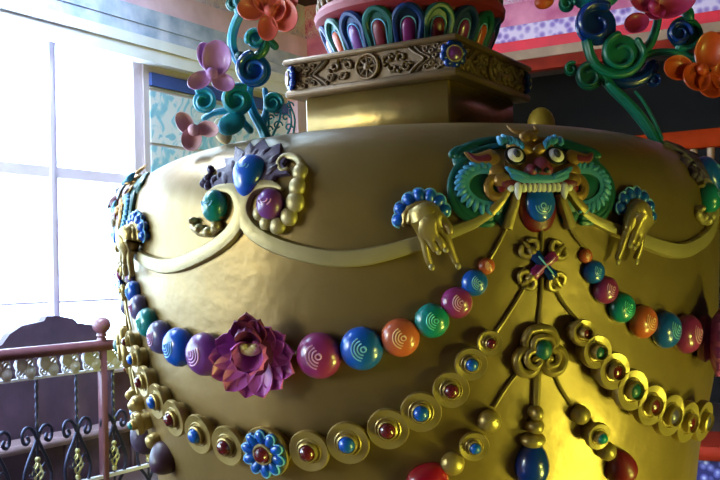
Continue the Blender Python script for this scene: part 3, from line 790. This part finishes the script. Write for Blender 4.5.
# ------------------------------------------------------------------ medallion garlands
def medallion(parent, a, s, r, m, tall=.035, lab=None, low=0):
    fr = frame(a, s, 0)
    mb = MB(fr).lathe([(r*.72,-.006),(r*.76,tall*.5),(r*.97,tall*.62),(r,tall*.8),(r*.95,tall),(r*.62,tall*.93),(r*.58,tall*.98),(r*.55,tall*.90),(r*.46,tall*.92),(r*.47,tall*1.25),(r*.40,tall*1.32),(r*.36,tall*1.1),(r*.01,tall*1.1)], 28)
    d = obj('medallion', mb, M['goldo'], parent)
    if low: r *= 1.12
    g_ = MB(fr).lathe([(r*.38,tall*1.02),(r*.36,tall*(1.35-low)),(r*.28,tall*(1.35-low)+r*.15),(r*.12,tall*(1.35-low)+r*.22),(r*.01,tall*(1.35-low)+r*.24)], 18)
    obj('gem', g_, M[m], d, label='blue gem' if m == 'blue' else None)
def daisy(parent, a, s, r):
    fr = frame(a, s, 0)
    d = obj('daisy_medallion', MB(fr).lathe([(r*.85,-.006),(r*.9,.02),(r*1.02,.028),(r*1.0,.038),(r*.3,.034)], 30), M['goldo'], parent, label='blue eight-petalled flower medallion')
    for i in range(10):
        an = 2*PI*(i+.5)/10; cx, cy = r*.64*cos(an), r*.64*sin(an)
        p = obj('flower_petal', MB(fr).blob(cx, cy, r*.215, r*.33, .014, an-PI/2, .040, 12, 8, drop=.3), M['blue'], d)
        obj('petal_edge', MB(fr).tube([(cx+(r*.205)*cos(an+b)*1.0+cos(an)*r*.09*max(0, cos(b)), cy+(r*.205)*sin(an+b)+sin(an)*r*.09*max(0, cos(b))) for b in [-1.5+.3*i_ for i_ in range(11)]], .0026, 6, 1, .046), M['swirlb'], p)
    obj('collar', MB(fr).tube(arc(0, 0, r*.37, 0, 360, 24), .005, 8, 1.4, .046, cap=False), M['pale'], d)
    obj('gem', MB(fr).lathe([(r*.33,.036),(r*.32,.05),(r*.22,.064),(r*.01,.070)], 18), M['maroon'], d)
medL = [(490,343,12.5,'maroon'),(471,364,16,'blue'),(451,390,18,'maroon'),(421,412,20,'blue'),(388,429,20.5,'maroon'),(348,443,21.5,'blue'),(309,451,21,'maroon')]
ML = []
for x, y, r, m in medL:
    a, s = L(x, y, None, .03); ML.append((a, s, r*px2m(x, y)*1.04, m))
DA = L(266,452, None, .03)
mg = thing('medallion_garland', 'string of gold medallions with red and blue gems and a blue flower, left of centre', 'garland', surf(AZ+DA[0], DA[1]))
for a, s, r, m in ML: medallion(mg, AZ+a, s, r, m)
daisy(mg, AZ+DA[0], DA[1], 26*px2m(266,452))
for i, (a, s, r, m) in enumerate(ML): medallion(mg, AZ+DA[0]*2-a, s, r, m)
mg2 = thing('medallion_garland', 'string of gold medallions raised on stems, right of centre', 'garland', surf(AZ+q4, DA[1]))
MR = [(584,333,9.5,'maroon'),(597,352,12,'mane'),(614,371,13.5,'maroon'),(632,390,15,'mane'),(651,405,15,'maroon'),(670,415,15,'slate'),(687,422,15,'maroon'),(703,421,15,'slate')]
for i, (x, y, r, m) in enumerate(MR):
    a, s = on(x, y, .05)
    rr = (ML[i][2] if i < 7 else ML[6][2])*.78
    medallion(mg2, a, s, rr*1.36, m, tall=.055, low=.34)
mg3 = thing('medallion_garland', 'small gold medallions seen edge-on below the far-left mask', 'garland', surf(AZ-2*q4, DA[1]))
for a, s, r, m in ML[:4]: medallion(mg3, AZ-2*q4+a, s, r, m)

# ------------------------------------------------------------------ chest pendant under each mask
def chest(base, label, labv, dull=False):
    T = wrap(base); P = lambda x, y: L(x, y)
    t = thing('pendant_harness', label, 'pendant', surf(base, P(541,300)[1]), 'pendants below the masks')
    def cord(pts, w=.0045): obj('cord', MB(T).tube(smooth([P(*p) for p in pts], 4), w, 6, 1, .006), M['goldo'], t)
    cord(((541,230),(541,250))); cord(((541,278),(540,300),(537,330))); cord(((512,214),(502,236),(490,258))); cord(((562,214),(575,238),(586,250)))
    cord(((530,276),(514,304),(495,333))); cord(((550,280),(563,304),(581,325)))
    cord(((520,368),(505,388),(494,406))); cord(((536,374),(535,405)), .011); cord(((551,368),(560,388),(570,404)))
    # trefoil cloud
    k = .0027
    def spiral(s_, sc, h, w):
        c = P(537,350); f = lambda x, y: (c[0]+s_*x*k*sc, c[1]+y*k*sc)
        return smooth([f(0, 21), f(10, 19), f(15, 10), f(13, 3), f(20, 0), f(24, -8), f(20, -18), f(10, -20), f(4, -14), f(7, -8), f(12, -10)], 4), w, h
    cl = MB(T)
    c = P(537,350); cl.blob(c[0], c[1], 18*k, 18*k, .018, 0, 0, 20, 10)
    for s_ in (1, -1):
        p, w_, h_ = spiral(s_, 1, .02, .013); cl.tube(p, [w_]*(len(p)-12)+[w_*(1-.04*i) for i in range(12)], 10, 1.2, h_)
        p, w_, h_ = spiral(s_, .66, .036, .009); cl.tube(p, w_*.9, 10, 1.2, h_)
    cb = obj('cloud_clasp', cl, M['goldo'], t)
    obj('gem', MB(T).blob(c[0], c[1]+.006, 9*k, 10*k, .022, 0, .034, 16, 10), M['mane'], cb, label='dark green gem')
    # centre drop
    ce = MB(T)
    for x, y, r_ in ((533.5,411,6.5),(532.5,424,8.5),(531,438,12)):
        q = P(x, y); ce.blob(q[0], q[1], r_*k*1.1, 6.5*k, .03, 0, .012, 18, 10, sup=.6)
    obj('stacked_rings', ce, M['goldo'], t)
    def drop(x, y, rx, ry, m, rot=0, dr=.4, lab=None):
        q = P(x, y); d = obj('drop', MB(T).blob(q[0], q[1], rx*k, ry*k, .048, rot, .012, 22, 14, drop=dr), M[m], t, label=lab)
        if m == 'deepblue':
            sw = MB(T)
            for r_ in (3, 6, 9): sw.tube([(x_, y_, .046) for x_, y_ in arc(q[0], q[1]-ry*k*.62, r_*k, 20, 160, 8)], .0018, 6, 1)
            obj('swirl', sw, M['swirlb'], d)
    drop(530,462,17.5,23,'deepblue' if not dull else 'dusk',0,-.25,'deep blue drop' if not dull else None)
    for x, y, r_ in ((488,419,11.5),(452,461,11.5)):
        a, s = P(x, y); fr = frame(base+a, s); obj('ball', MB(fr).lathe([(r_*k*.8,-.004),(r_*k,.012),(r_*k*.9,.028),(r_*k*.55,.038),(.001,.041)], 18), M['goldo'], t)
    a, s = P(472,442); medallion(t, base+a, s, 15*.0026, 'blue')
    for x, y, r_ in ((577,413,9.5),(603,449,9.5)):
        a, s = P(x, y); fr = frame(base+a, s); obj('ball', MB(fr).lathe([(r_*k*.8,-.004),(r_*k,.012),(r_*k*.9,.028),(r_*k*.55,.038),(.001,.041)], 18), M['goldo'], t)
    a, s = P(589,431); medallion(t, base+a, s, 14*.0026, 'teal', .045)
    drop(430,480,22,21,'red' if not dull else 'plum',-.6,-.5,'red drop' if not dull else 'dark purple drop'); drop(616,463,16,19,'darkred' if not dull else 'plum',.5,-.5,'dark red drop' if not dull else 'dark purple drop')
    # crossed double vajra, its own ornament on the surface
    v = thing('crossed_vajra', labv, 'ornament', surf(base, P(541,265)[1]), 'crossed vajras below the masks')
    c = P(541,265)
    for i in range(4):
        an = PI/4+i*PI/2-.08; f = lambda r_, q: (c[0]+k*(r_*cos(an)-q*sin(an)), c[1]+k*(r_*sin(an)+q*cos(an)))
        ar = MB(T); ar.tube([f(4, 0), f(13, 0)], [.013, .016], 8, .9, .014)
        col = 'deepblue' if i % 2 else 'magenta'
        obj('coloured_arm', ar, M[col], v, label='dark blue arm' if i % 2 else 'magenta arm')
        pr = MB(T); pr.blob(*f(17, 0), .017, .012, .018, an, .010, 12, 8)
        for sg in (-1, 1): pr.tube(smooth([f(15, sg*1), f(17, sg*7), f(23, sg*9), f(27, sg*4)]), [.009, .006], 8, 1.1, .012)
        pr.tube([f(17, 0), f(28, 0)], [.009, .004], 8, 1.1, .014)
        obj('prong', pr, M['goldo'], v)
    for an, m in ((PI/4-.08, 'swirlp'), (-PI/4-.08, 'swirlb')):
        mb = MB(T); mb.tube([(c[0]+k*r_*cos(an), c[1]+k*r_*sin(an)) for r_ in (-11, 0, 11)], .0022, 6, 1, .032); obj('painted_line', mb, M[m], v)
chest(AZ, 'gold cloud clasp with dangling balls and a deep blue drop below the front mask', 'small gold crossed vajra with dark blue centre under the front mask')
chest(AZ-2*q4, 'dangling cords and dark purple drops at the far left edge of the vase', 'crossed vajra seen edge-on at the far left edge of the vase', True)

# ------------------------------------------------------------------ square box on top of the vase
zH0, zH1, zH2 = .425, .591, .7194
hk = thing('square_pedestal', 'square golden box with carved wheel frieze standing on the vase', 'pedestal', (0, 0, zH0))
def sqT(az): 
    X = Vector((cos(az), sin(az), 0)); Z = Vector((sin(az), -cos(az), 0)); return X, Z
def HQ(p): return RM((p[0], p[1], p[2]))
w1, w2 = .3262, .2711
obj('box', MB(HQ).box(-w2, w2, -w2, w2, zH0, zH1, b=.006), M['goldbox'], hk, origin=Vector((0,0,zH0)))
mb = MB(HQ); mb.box(-w1+.006, w1-.006, -w1+.006, w1-.006, zH1-.0, zH1+.024, b=.005); obj('lower_moulding', mb, M['goldh'], hk)
obj('frieze', MB(HQ).box(-w1+.022, w1-.022, -w1+.022, w1-.022, zH1+.02, zH2-.014), M['goldh'], hk, flat=True)
obj('upper_moulding', MB(HQ).box(-w1, w1, -w1, w1, zH2-.018, zH2, b=.005), M['goldh'], hk)
fh = zH2-zH1; zc = (zH1+.024+zH2-.018)/2; hh_ = (zH2-.018-zH1-.024)/2
for fa in (AZ-q4, AZ+q4, AZ+3*q4, AZ-3*q4):
    X, Z = sqT(fa); O = Z*(w1-.022)+Vector((0,0,zc)); T = (lambda O, X, Z: lambda p: O+X*p[0]+Vector((0,0,1))*p[1]+Z*p[2])(O, X, Z)
    wh = MB(T); R_ = hh_*1.05
    wh.tube(arc(0, 0, R_*.88, 0, 360, 30), .006, 8, 1.2, .008, cap=False); wh.tube(arc(0, 0, R_*.66, 0, 360, 26), .003, 6, 1.2, .008, cap=False)
    wh.lathe([(R_*.3, 0), (R_*.3, .012), (R_*.15, .018), (.001, .02)], 14)
    for i in range(8): a_ = i*PI/4; wh.tube([(R_*.2*cos(a_), R_*.2*sin(a_)), (R_*.88*cos(a_), R_*.88*sin(a_))], .0042, 6, 1.2, .008)
    obj('wheel', wh, M['goldh'], hk, label='eight-spoked wheel in the frieze')
    for s_ in (1, -1):
        sc = MB(T)
        f = lambda x, y: (s_*x, y)
        for x0_ in (.075, .125):
            sc.tube([f(*p) for p in arc(x0_, .014, .016, 200, -120, 12, r1=.006)], [.006, .004], 6, 1.2, .006)
            sc.tube([f(*p) for p in arc(x0_+.018, -.016, .014, -200, 120, 12, r1=.006)], [.006, .004], 6, 1.2, .006)
            for q in range(5): sc.blob(*f(x0_-.012+q*.011, random.uniform(-.034, .034)), .006, .009, .010, random.random()*3, .004, 8, 6)
        # long zigzag bracket
        sc.tube([f(*p) for p in smooth([(.155, .040), (.175, .022), (.205, .0), (.175, -.022), (.155, -.040)])], .005, 6, 1.2, .006)
        sc.tube([f(*p) for p in smooth([(.175, .042), (.197, .02), (.226, .0), (.197, -.02), (.175, -.042)])], .003, 6, 1.2, .006)
        for p in ((.212,.028),(.232,.020),(.212,-.028),(.232,-.020),(.250,.034),(.250,-.034),(.244,.004),(.268,.026),(.268,-.026)):
            sc.tube([f(*q) for q in arc(p[0], p[1], .009, 0, 300, 9, r1=.005)], .0042, 6, 1.3, .006); sc.blob(*f(p[0]+.006, p[1]), .005, .006, .008, 0, .004, 8, 6)
        obj('scroll_carving', sc, M['goldh'], hk)
for i in range(4):
    a_ = AZ+i*PI/2; X, Z = sqT(a_); O = Z*((w1-.022)*math.sqrt(2)-.012)+Vector((0,0,zc)); T = (lambda O, X, Z: lambda p: O+X*p[0]+Vector((0,0,1))*p[1]+Z*p[2])(O, X, Z)
    fl = MB(T)
    for j in range(8): an = j*PI/4+.2; fl.blob(.030*cos(an), .030*sin(an), .016, .016, .012, an, .012, 12, 8)
    fo = obj('corner_flower', fl, M['deepblue'], hk, label='blue corner flower'); fo2 = MB(T)
    fo2.lathe([(.024,0),(.026,.024),(.018,.030),(.001,.032)], 16); c_ = obj('flower_heart', fo2, M['purple'], fo)
    obj('heart_ring', MB(T).tube(arc(0, 0, .025, 0, 360, 20), .003, 6, 1, .026, cap=False), M['pale'], fo)

ak = .951; ko = surf(ak, z2s(.4255)-S0)
tag(obj('gold_knob', MB(lambda p: ko+Vector(p)).lathe([(.042,-.012),(.045,.016),(.043,.034),(.036,.052),(.024,.066),(.012,.073),(.003,.075)], 22), M['yellow']), 'small rounded gold knob on the vase top, just behind the mask', 'knob')
# ------------------------------------------------------------------ lotus throne above the box
lt = thing('lotus_throne', 'round lotus base with blue and green petals above the golden box', 'pedestal', (0, 0, zH2))
obj('core', MB().lathe([(.235,zH2),(.245,zH2+.03),(.27,zH2+.08),(.3,zH2+.13),(.28,zH2+.14)], 60), M['darkred'], lt)
npet = 18
ins = ['magenta','darkred','purple','orangef']
for i in range(npet*1):
    a_ = AZ+.02+2*PI*i/npet; X = Vector((cos(a_), sin(a_), 0)); tilt = math.radians(24)
    Zr = Vector((sin(a_), -cos(a_), 0)); Y = (Vector((0,0,1))*cos(tilt)+Zr*sin(tilt)); Z = X.cross(Y)
    O = Zr*.236+Vector((0,0,zH2+.002)); T = (lambda O, X, Y, Z: lambda p: O+X*p[0]+Y*p[1]+Z*p[2])(O, X, Y, Z)
    H = .145; W0, W1 = .034, .050
    path = [(-W0, 0), (-W0-.006, .05), (-W1+.004, .09), (-W1+.012, .118), (-W1+.03, .138), (0, .145)]; path = path+mirror(path[:-1])[::-1]
    c1 = 'petalblue' if i % 2 else 'mane'
    mb = MB(T); mb.tube(smooth(path, 3), .0125, 8, 1.1, .014); mb.plate([(p[0]*.8, p[1]*.93) for p in path], -.004, .012, .004)
    p_ = obj('lotus_petal', mb, M[c1], lt)
    path2 = [(-.019, .005), (-.022, .06), (-.021, .085), (-.013, .1), (0, .105)]; path2 = path2+mirror(path2[:-1])[::-1]
    obj('petal_inset', MB(T).plate(smooth(path2, 2), .008, .022, .006, dome=.006), M[ins[(i*3+1) % 4]], p_)
    obj('inset_line', MB(T).tube(smooth([(p[0]*1.12, p[1]*1.03) for p in path2], 3), .0022, 6, 1, .018), M['swirlb'], p_)
obj('torus_ring', MB().lathe([(.27,.845),(.312,.848),(.332,.862),(.336,.882),(.325,.9),(.29,.91),(.27,.905)], 70), M['ring'], lt, label='coral red rounded ring')
for i in range(44):
    a_ = 2*PI*i/44; X = Vector((cos(a_), sin(a_), 0)); Zr = Vector((sin(a_), -cos(a_), 0)); O = Zr*.318+Vector((0,0,.898)); T = (lambda O, X, Z: lambda p: O+X*p[0]+Vector((0,0,1))*p[1]+Z*p[2])(O, X, Zr)
    mb = MB(T); mb.blob(0, .018, .013, .02, .012, 0, 0, 10, 8); mb.tube(smooth([(-.008, .022), (0, .046), (.012, .05), (.012, .036)]), .0055, 6, 1, 0)
    obj('brass_leaf', mb, M['goldh'], lt)
obj('upper_dome', MB().lathe([(.29,.9),(.295,.96),(.35,1.0),(.36,1.06),(.33,1.12),(.2,1.2),(.16,1.5),(.001,1.55)], 60), M['darkred'], lt)

# ------------------------------------------------------------------ flowering scroll plants on the shoulder
def plane_frame(px, py, d, yawn=0):
    O = CAMP+ray(px, py)*(d/ray(px, py).dot(CF))
    X = Vector((CR.x, CR.y, 0)).normalized(); X = Vector((X.x*cos(yawn)-X.y*sin(yawn), X.x*sin(yawn)+X.y*cos(yawn), 0)); Y = Vector((0,0,1)); Z = X.cross(Y)
    def Q(x, y):
        W = on_plane(x, y, O, Z)-O; return (W.dot(X), W.dot(Y))
    return O, Q, (lambda p: O+X*p[0]+Y*p[1]+Z*p[2])
def flower(t, Q, T, petals, mat_, k, h=.02, heart=None):
    c = MB(T); cx = sum(p[0] for p in petals)/len(petals); cy = sum(p[1] for p in petals)/len(petals)
    fx, fy = Q(*(heart or (cx, cy))); c.blob(fx, fy, 6*k, 6*k, 6*k, 0, h+.012, 14, 10)
    fl = obj('flower', c, M[mat_], t)
    for (x, y, rx, ry, rot) in petals:
        rx *= 1.16; ry *= 1.16
        q = Q(x, y); mn_ = min(rx, ry)*k; hv = h+random.uniform(-.006, .008); dx, dy = fx-q[0], fy-q[1]; dl = math.hypot(dx, dy) or 1
        TP = lambda p: T((q[0]+rx*k*p[0]*cos(rot)-ry*k*p[1]*sin(rot), q[1]+rx*k*p[0]*sin(rot)+ry*k*p[1]*cos(rot), hv+mn_*(p[2]+.35*(-(p[0]*dx+p[1]*dy)/dl))))
        mb = MB(TP).lathe([(.05,-.35),(.6,-.28),(.92,0),(1,.3),(.97,.42),(.88,.40),(.7,.16),(.35,.02),(.02,0)], 26)
        obj('flower_petal', mb, M[mat_], fl)
def curl(t, Q, T, cx, cy, r, a0, a1, mat_, k, w=.30, h=0, name='curl', disc=True, r1=.28):
    r *= 1.12; q = Q(cx, cy); mb = MB(T)
    if disc: mb.lathe([(r*k*.1,-.016),(r*k*.80,-.014),(r*k*.88,-.008),(r*k*.8,-.002),(r*k*.1,.0)], 24, c=(q[0], q[1], h))
    n = 30; pts = arc(q[0], q[1], r*k*.86, a0, a1, n, r1=r*k*r1)
    mb.tube(pts, [r*k*w*.78*(1-.55*i/n) for i in range(n+1)], 10, 1.5, h+.006)
    return obj(name, mb, M[mat_], t)
def stem(t, Q, T, pts, w0, w1, mat_, k, h=0, name='stem'):
    P = smooth([Q(*p) for p in pts], 5); mb = MB(T); mb.tube(P, [(w0+(w1-w0)*i/(len(P)-1))*k for i in range(len(P))], 10, .9, h)
    mb.tube(P, [(w0+(w1-w0)*i/(len(P)-1))*k*.35 for i in range(len(P))], 8, 1, h+max(w0, w1)*k*.8)
    return obj(name, mb, M[mat_], t)

O, Q, T = plane_frame(272, 139, 3.0); k = 3.0/F_PX
lp = thing('flower_scroll', 'teal scroll plant with coral, violet and pink flowers, left of the box', 'ornament', O, 'flowering scrolls on the vase shoulder')
stem(lp, Q, T, ((268,146),(262,128),(252,110),(248,92),(252,78)), 6, 4, 'cyan', k, -.02)
stem(lp, Q, T, ((250,130),(232,112),(215,112),(203,118)), 4, 3, 'cyan', k, -.01)
stem(lp, Q, T, ((262,122),(266,105),(264,88)), 4, 3, 'cyan', k, -.03)
stem(lp, Q, T, ((252,66),(238,60),(232,44),(234,28),(240,14)), 5, 5, 'cyan', k, 0, 'leaf')
stem(lp, Q, T, ((240,14),(236,2),(232,-16)), 5, 4, 'cyan', k, 0)
stem(lp, Q, T, ((240,58),(254,60),(264,52),(268,42),(276,48)), 6, 4, 'green', k, .015, 'leaf')
curl(lp, Q, T, 257, 40, 10, 200, -180, 'cyan', k, .34, .02)
curl(lp, Q, T, 255, 72, 17, 100, 560, 'blue', k, .28, .025)
curl(lp, Q, T, 205, 102, 12, 120, -300, 'cyan', k, .3, .015)
curl(lp, Q, T, 238, 102, 15, 60, 480, 'cyan', k, .32, .02)
curl(lp, Q, T, 273, 103, 10, 0, 500, 'cyan', k, .28, .0)
curl(lp, Q, T, 233, 3, 8, 100, -300, 'green', k, .3, .0)
q = Q(232,124); obj('leaf', MB(T).blob(q[0], q[1], 15*k, 11*k, .018, .5, .01, 18, 12), M['cyan'], lp)
q = Q(222,130); obj('leaf', MB(T).blob(q[0], q[1], 9*k, 14*k, .014, .3, -.02, 18, 12), M['cream'], lp, label='cream leaf')
flower(lp, Q, T, [(219,62,13,15,-.1),(209,60,8,13,.3),(202,83,11,8,.5),(225,85,11,8,-.5)], 'violetf', k, .03, (214,76))
flower(lp, Q, T, [(187,125,7,11,.5),(210,131,10,7,-.3),(194,141,9,11,0)], 'pinkf', k, .03, (196,132))
flower(lp, Q, T, [(253,13,12,10,0),(268,3,12,11,.3),(285,19,12,15,.3),(269,31,9,12,0),(287,2,11,12,0),(277,12,9,11,0)], 'coral', k, .03, (271,14))
fg = MB(T)
for (a_, b_) in (((262,138),(266,112)),((270,138),(280,96)),((284,138),(289,108)),((292,136),(288,100))):
    fg.tube(smooth([Q(*a_), Q((a_[0]+b_[0])/2+4, (a_[1]+b_[1])/2), Q(*b_)]), 1.2*k, 6, 1, -.03)
for (x, y, r_) in ((268,128,4),(277,124,5),(285,116,4),(276,112,4),(289,104,4),(270,116,3),(288,126,4)):
    q = Q(x, y); fg.tube(arc(q[0], q[1], r_*k, 0, 320, 10, r1=r_*k*.4), .9*k, 6, 1, -.028)
obj('filigree', fg, M['cyan'], lp)

O, Q, T = plane_frame(655, 140, 3.25); k = 3.25/F_PX
rp = thing('flower_scroll', 'dark green scroll plant with rose and orange flowers, upper right', 'ornament', O, 'flowering scrolls on the vase shoulder')
stem(rp, Q, T, ((662,150),(648,128),(630,106),(612,88),(600,72),(590,54),(586,40)), 6, 5, 'green', k, 0)
stem(rp, Q, T, ((656,146),(640,120),(622,100),(606,86)), 5, 4, 'green', k, .03)
stem(rp, Q, T, ((658,140),(650,122),(640,104),(632,94)), 2, 1.5, 'green', k, .04)
stem(rp, Q, T, ((586,44),(592,64),(610,75),(630,72),(641,56),(636,42)), 5, 4, 'green', k, .02)
stem(rp, Q, T, ((640,56),(650,44),(656,28),(658,16)), 5, 4, 'green', k, 0)
stem(rp, Q, T, ((640,56),(662,52),(684,54),(700,62)), 4, 3.5, 'green', k, 0)
curl(rp, Q, T, 620, 55, 20, 100, 480, 'green', k, .22, .02)
curl(rp, Q, T, 589, 77, 14, 60, 480, 'mane', k, .25, .01)
curl(rp, Q, T, 571, 69, 7, 60, 400, 'green', k, .3, .0)
curl(rp, Q, T, 594, 27, 21, 60, 420, 'deepblue', k, .3, .03)
curl(rp, Q, T, 686, 33, 18, -120, 240, 'green', k, .22, 0)
curl(rp, Q, T, 677, 35, 12, 0, 480, 'deepblue', k, .26, .025)
curl(rp, Q, T, 566, 5, 8, 0, 400, 'green', k, .3, .01)
q = Q(596,-3); obj('leaf', MB(T).blob(q[0], q[1], 24*k, 14*k, .03, .1, .0, 20, 12), M['teal'], rp)
q = Q(688,14); obj('leaf', MB(T).blob(q[0], q[1], 6*k, 10*k, .02, .2, .0, 16, 10), M['green'], rp)
stem(rp, Q, T, ((606,72),(625,80),(645,76),(655,64)), 9, 7, 'deepblue', k, -.02, 'leaf')
curl(rp, Q, T, 655, 80, 7, 100, -260, 'deepblue', k, .3, -.01)
flower(rp, Q, T, [(633,26,12,9,.5),(641,4,14,9,-.4),(668,6,20,13,.3),(652,14,9,8,0)], 'rose', k, .03, (650,10))
flower(rp, Q, T, [(674,71,14,11,0),(704,54,12,16,-.1),(692,80,13,13,0),(706,88,12,12,-.7),(716,78,8,13,0)], 'orangef', k, .03, (698,72))
q = Q(544,2); obj('leaf', MB(T).blob(q[0], q[1], 10*k, 7*k, .02, .2, .0, 16, 10), M['orangef'], rp)
stem(rp, Q, T, ((574,0),(558,-6),(548,-2)), 3, 3, 'green', k, 0)

# ------------------------------------------------------------------ light
wd = bpy.data.worlds.new('daylight'); SC.world = wd; wd.use_nodes = True
bg = wd.node_tree.nodes['Background']; bg.inputs[0].default_value = (.52, .75, 1, 1); bg.inputs[1].default_value = 16.0
def area(name, u, n, z, du, dz_, power, col, look, portal=False):
    l = bpy.data.lights.new(name, 'AREA'); l.shape = 'RECTANGLE'; l.size = du; l.size_y = dz_; l.energy = power; l.color = col
    o = bpy.data.objects.new(name, l); COL.objects.link(o); o.location = RM((u, n, z)); d = (Vector(look)-o.location).normalized()
    o.rotation_euler = d.to_track_quat('-Z', 'Z').to_euler()
    if portal: l.cycles.is_portal = True
    return o
uc = (bays[0][1]+bays[-1][0])/2; ul = bays[0][1]-bays[-1][0]
area('window_portal', uc, NW+.13, (ztop+zsill)/2, ul, ztop-zsill, 1, (1,1,1), RM((uc, 0, (ztop+zsill)/2)), True)
area('added_ceiling_light', (SK[0]+SK[1])/2, (SK[2]+SK[3])/2, ZC+.1, SK[1]-SK[0], SK[3]-SK[2], 430, (.80,.90,1), RM(((SK[0]+SK[1])/2, (SK[2]+SK[3])/2+.01, 0)))  # added light, brightens the left wall, plant and rail tops
l_ = area('lower_hall_light', -.8, -4.3, -1.95, 2.6, .8, 430, (.92,1,.16), (.55,-.5,-.55))  # added unseen light for the glow from the storey below
l_ = area('added_warm_light', -4.6, 3.1, .5, .5, 1.4, 75, (1,.95,.46), (0,0,0))  # added unseen warm light, makes the highlight left on the vase

# ------------------------------------------------------------------ camera
cam = bpy.data.cameras.new('camera'); co = bpy.data.objects.new('camera', cam); COL.objects.link(co); SC.camera = co
cam.sensor_fit = 'HORIZONTAL'; cam.sensor_width = 36; cam.lens = F_PX*36/720; cam.clip_start = .05
mw = Matrix((CR, CU, -CF)).transposed().to_4x4(); mw.translation = CAMP; co.matrix_world = mw
vsn = SC.view_settings; SC.display_settings.display_device = 'sRGB'; vsn.view_transform = 'Standard'; vsn.look = 'None'; vsn.gamma = 1; vsn.use_curve_mapping = False; vsn.exposure = 0
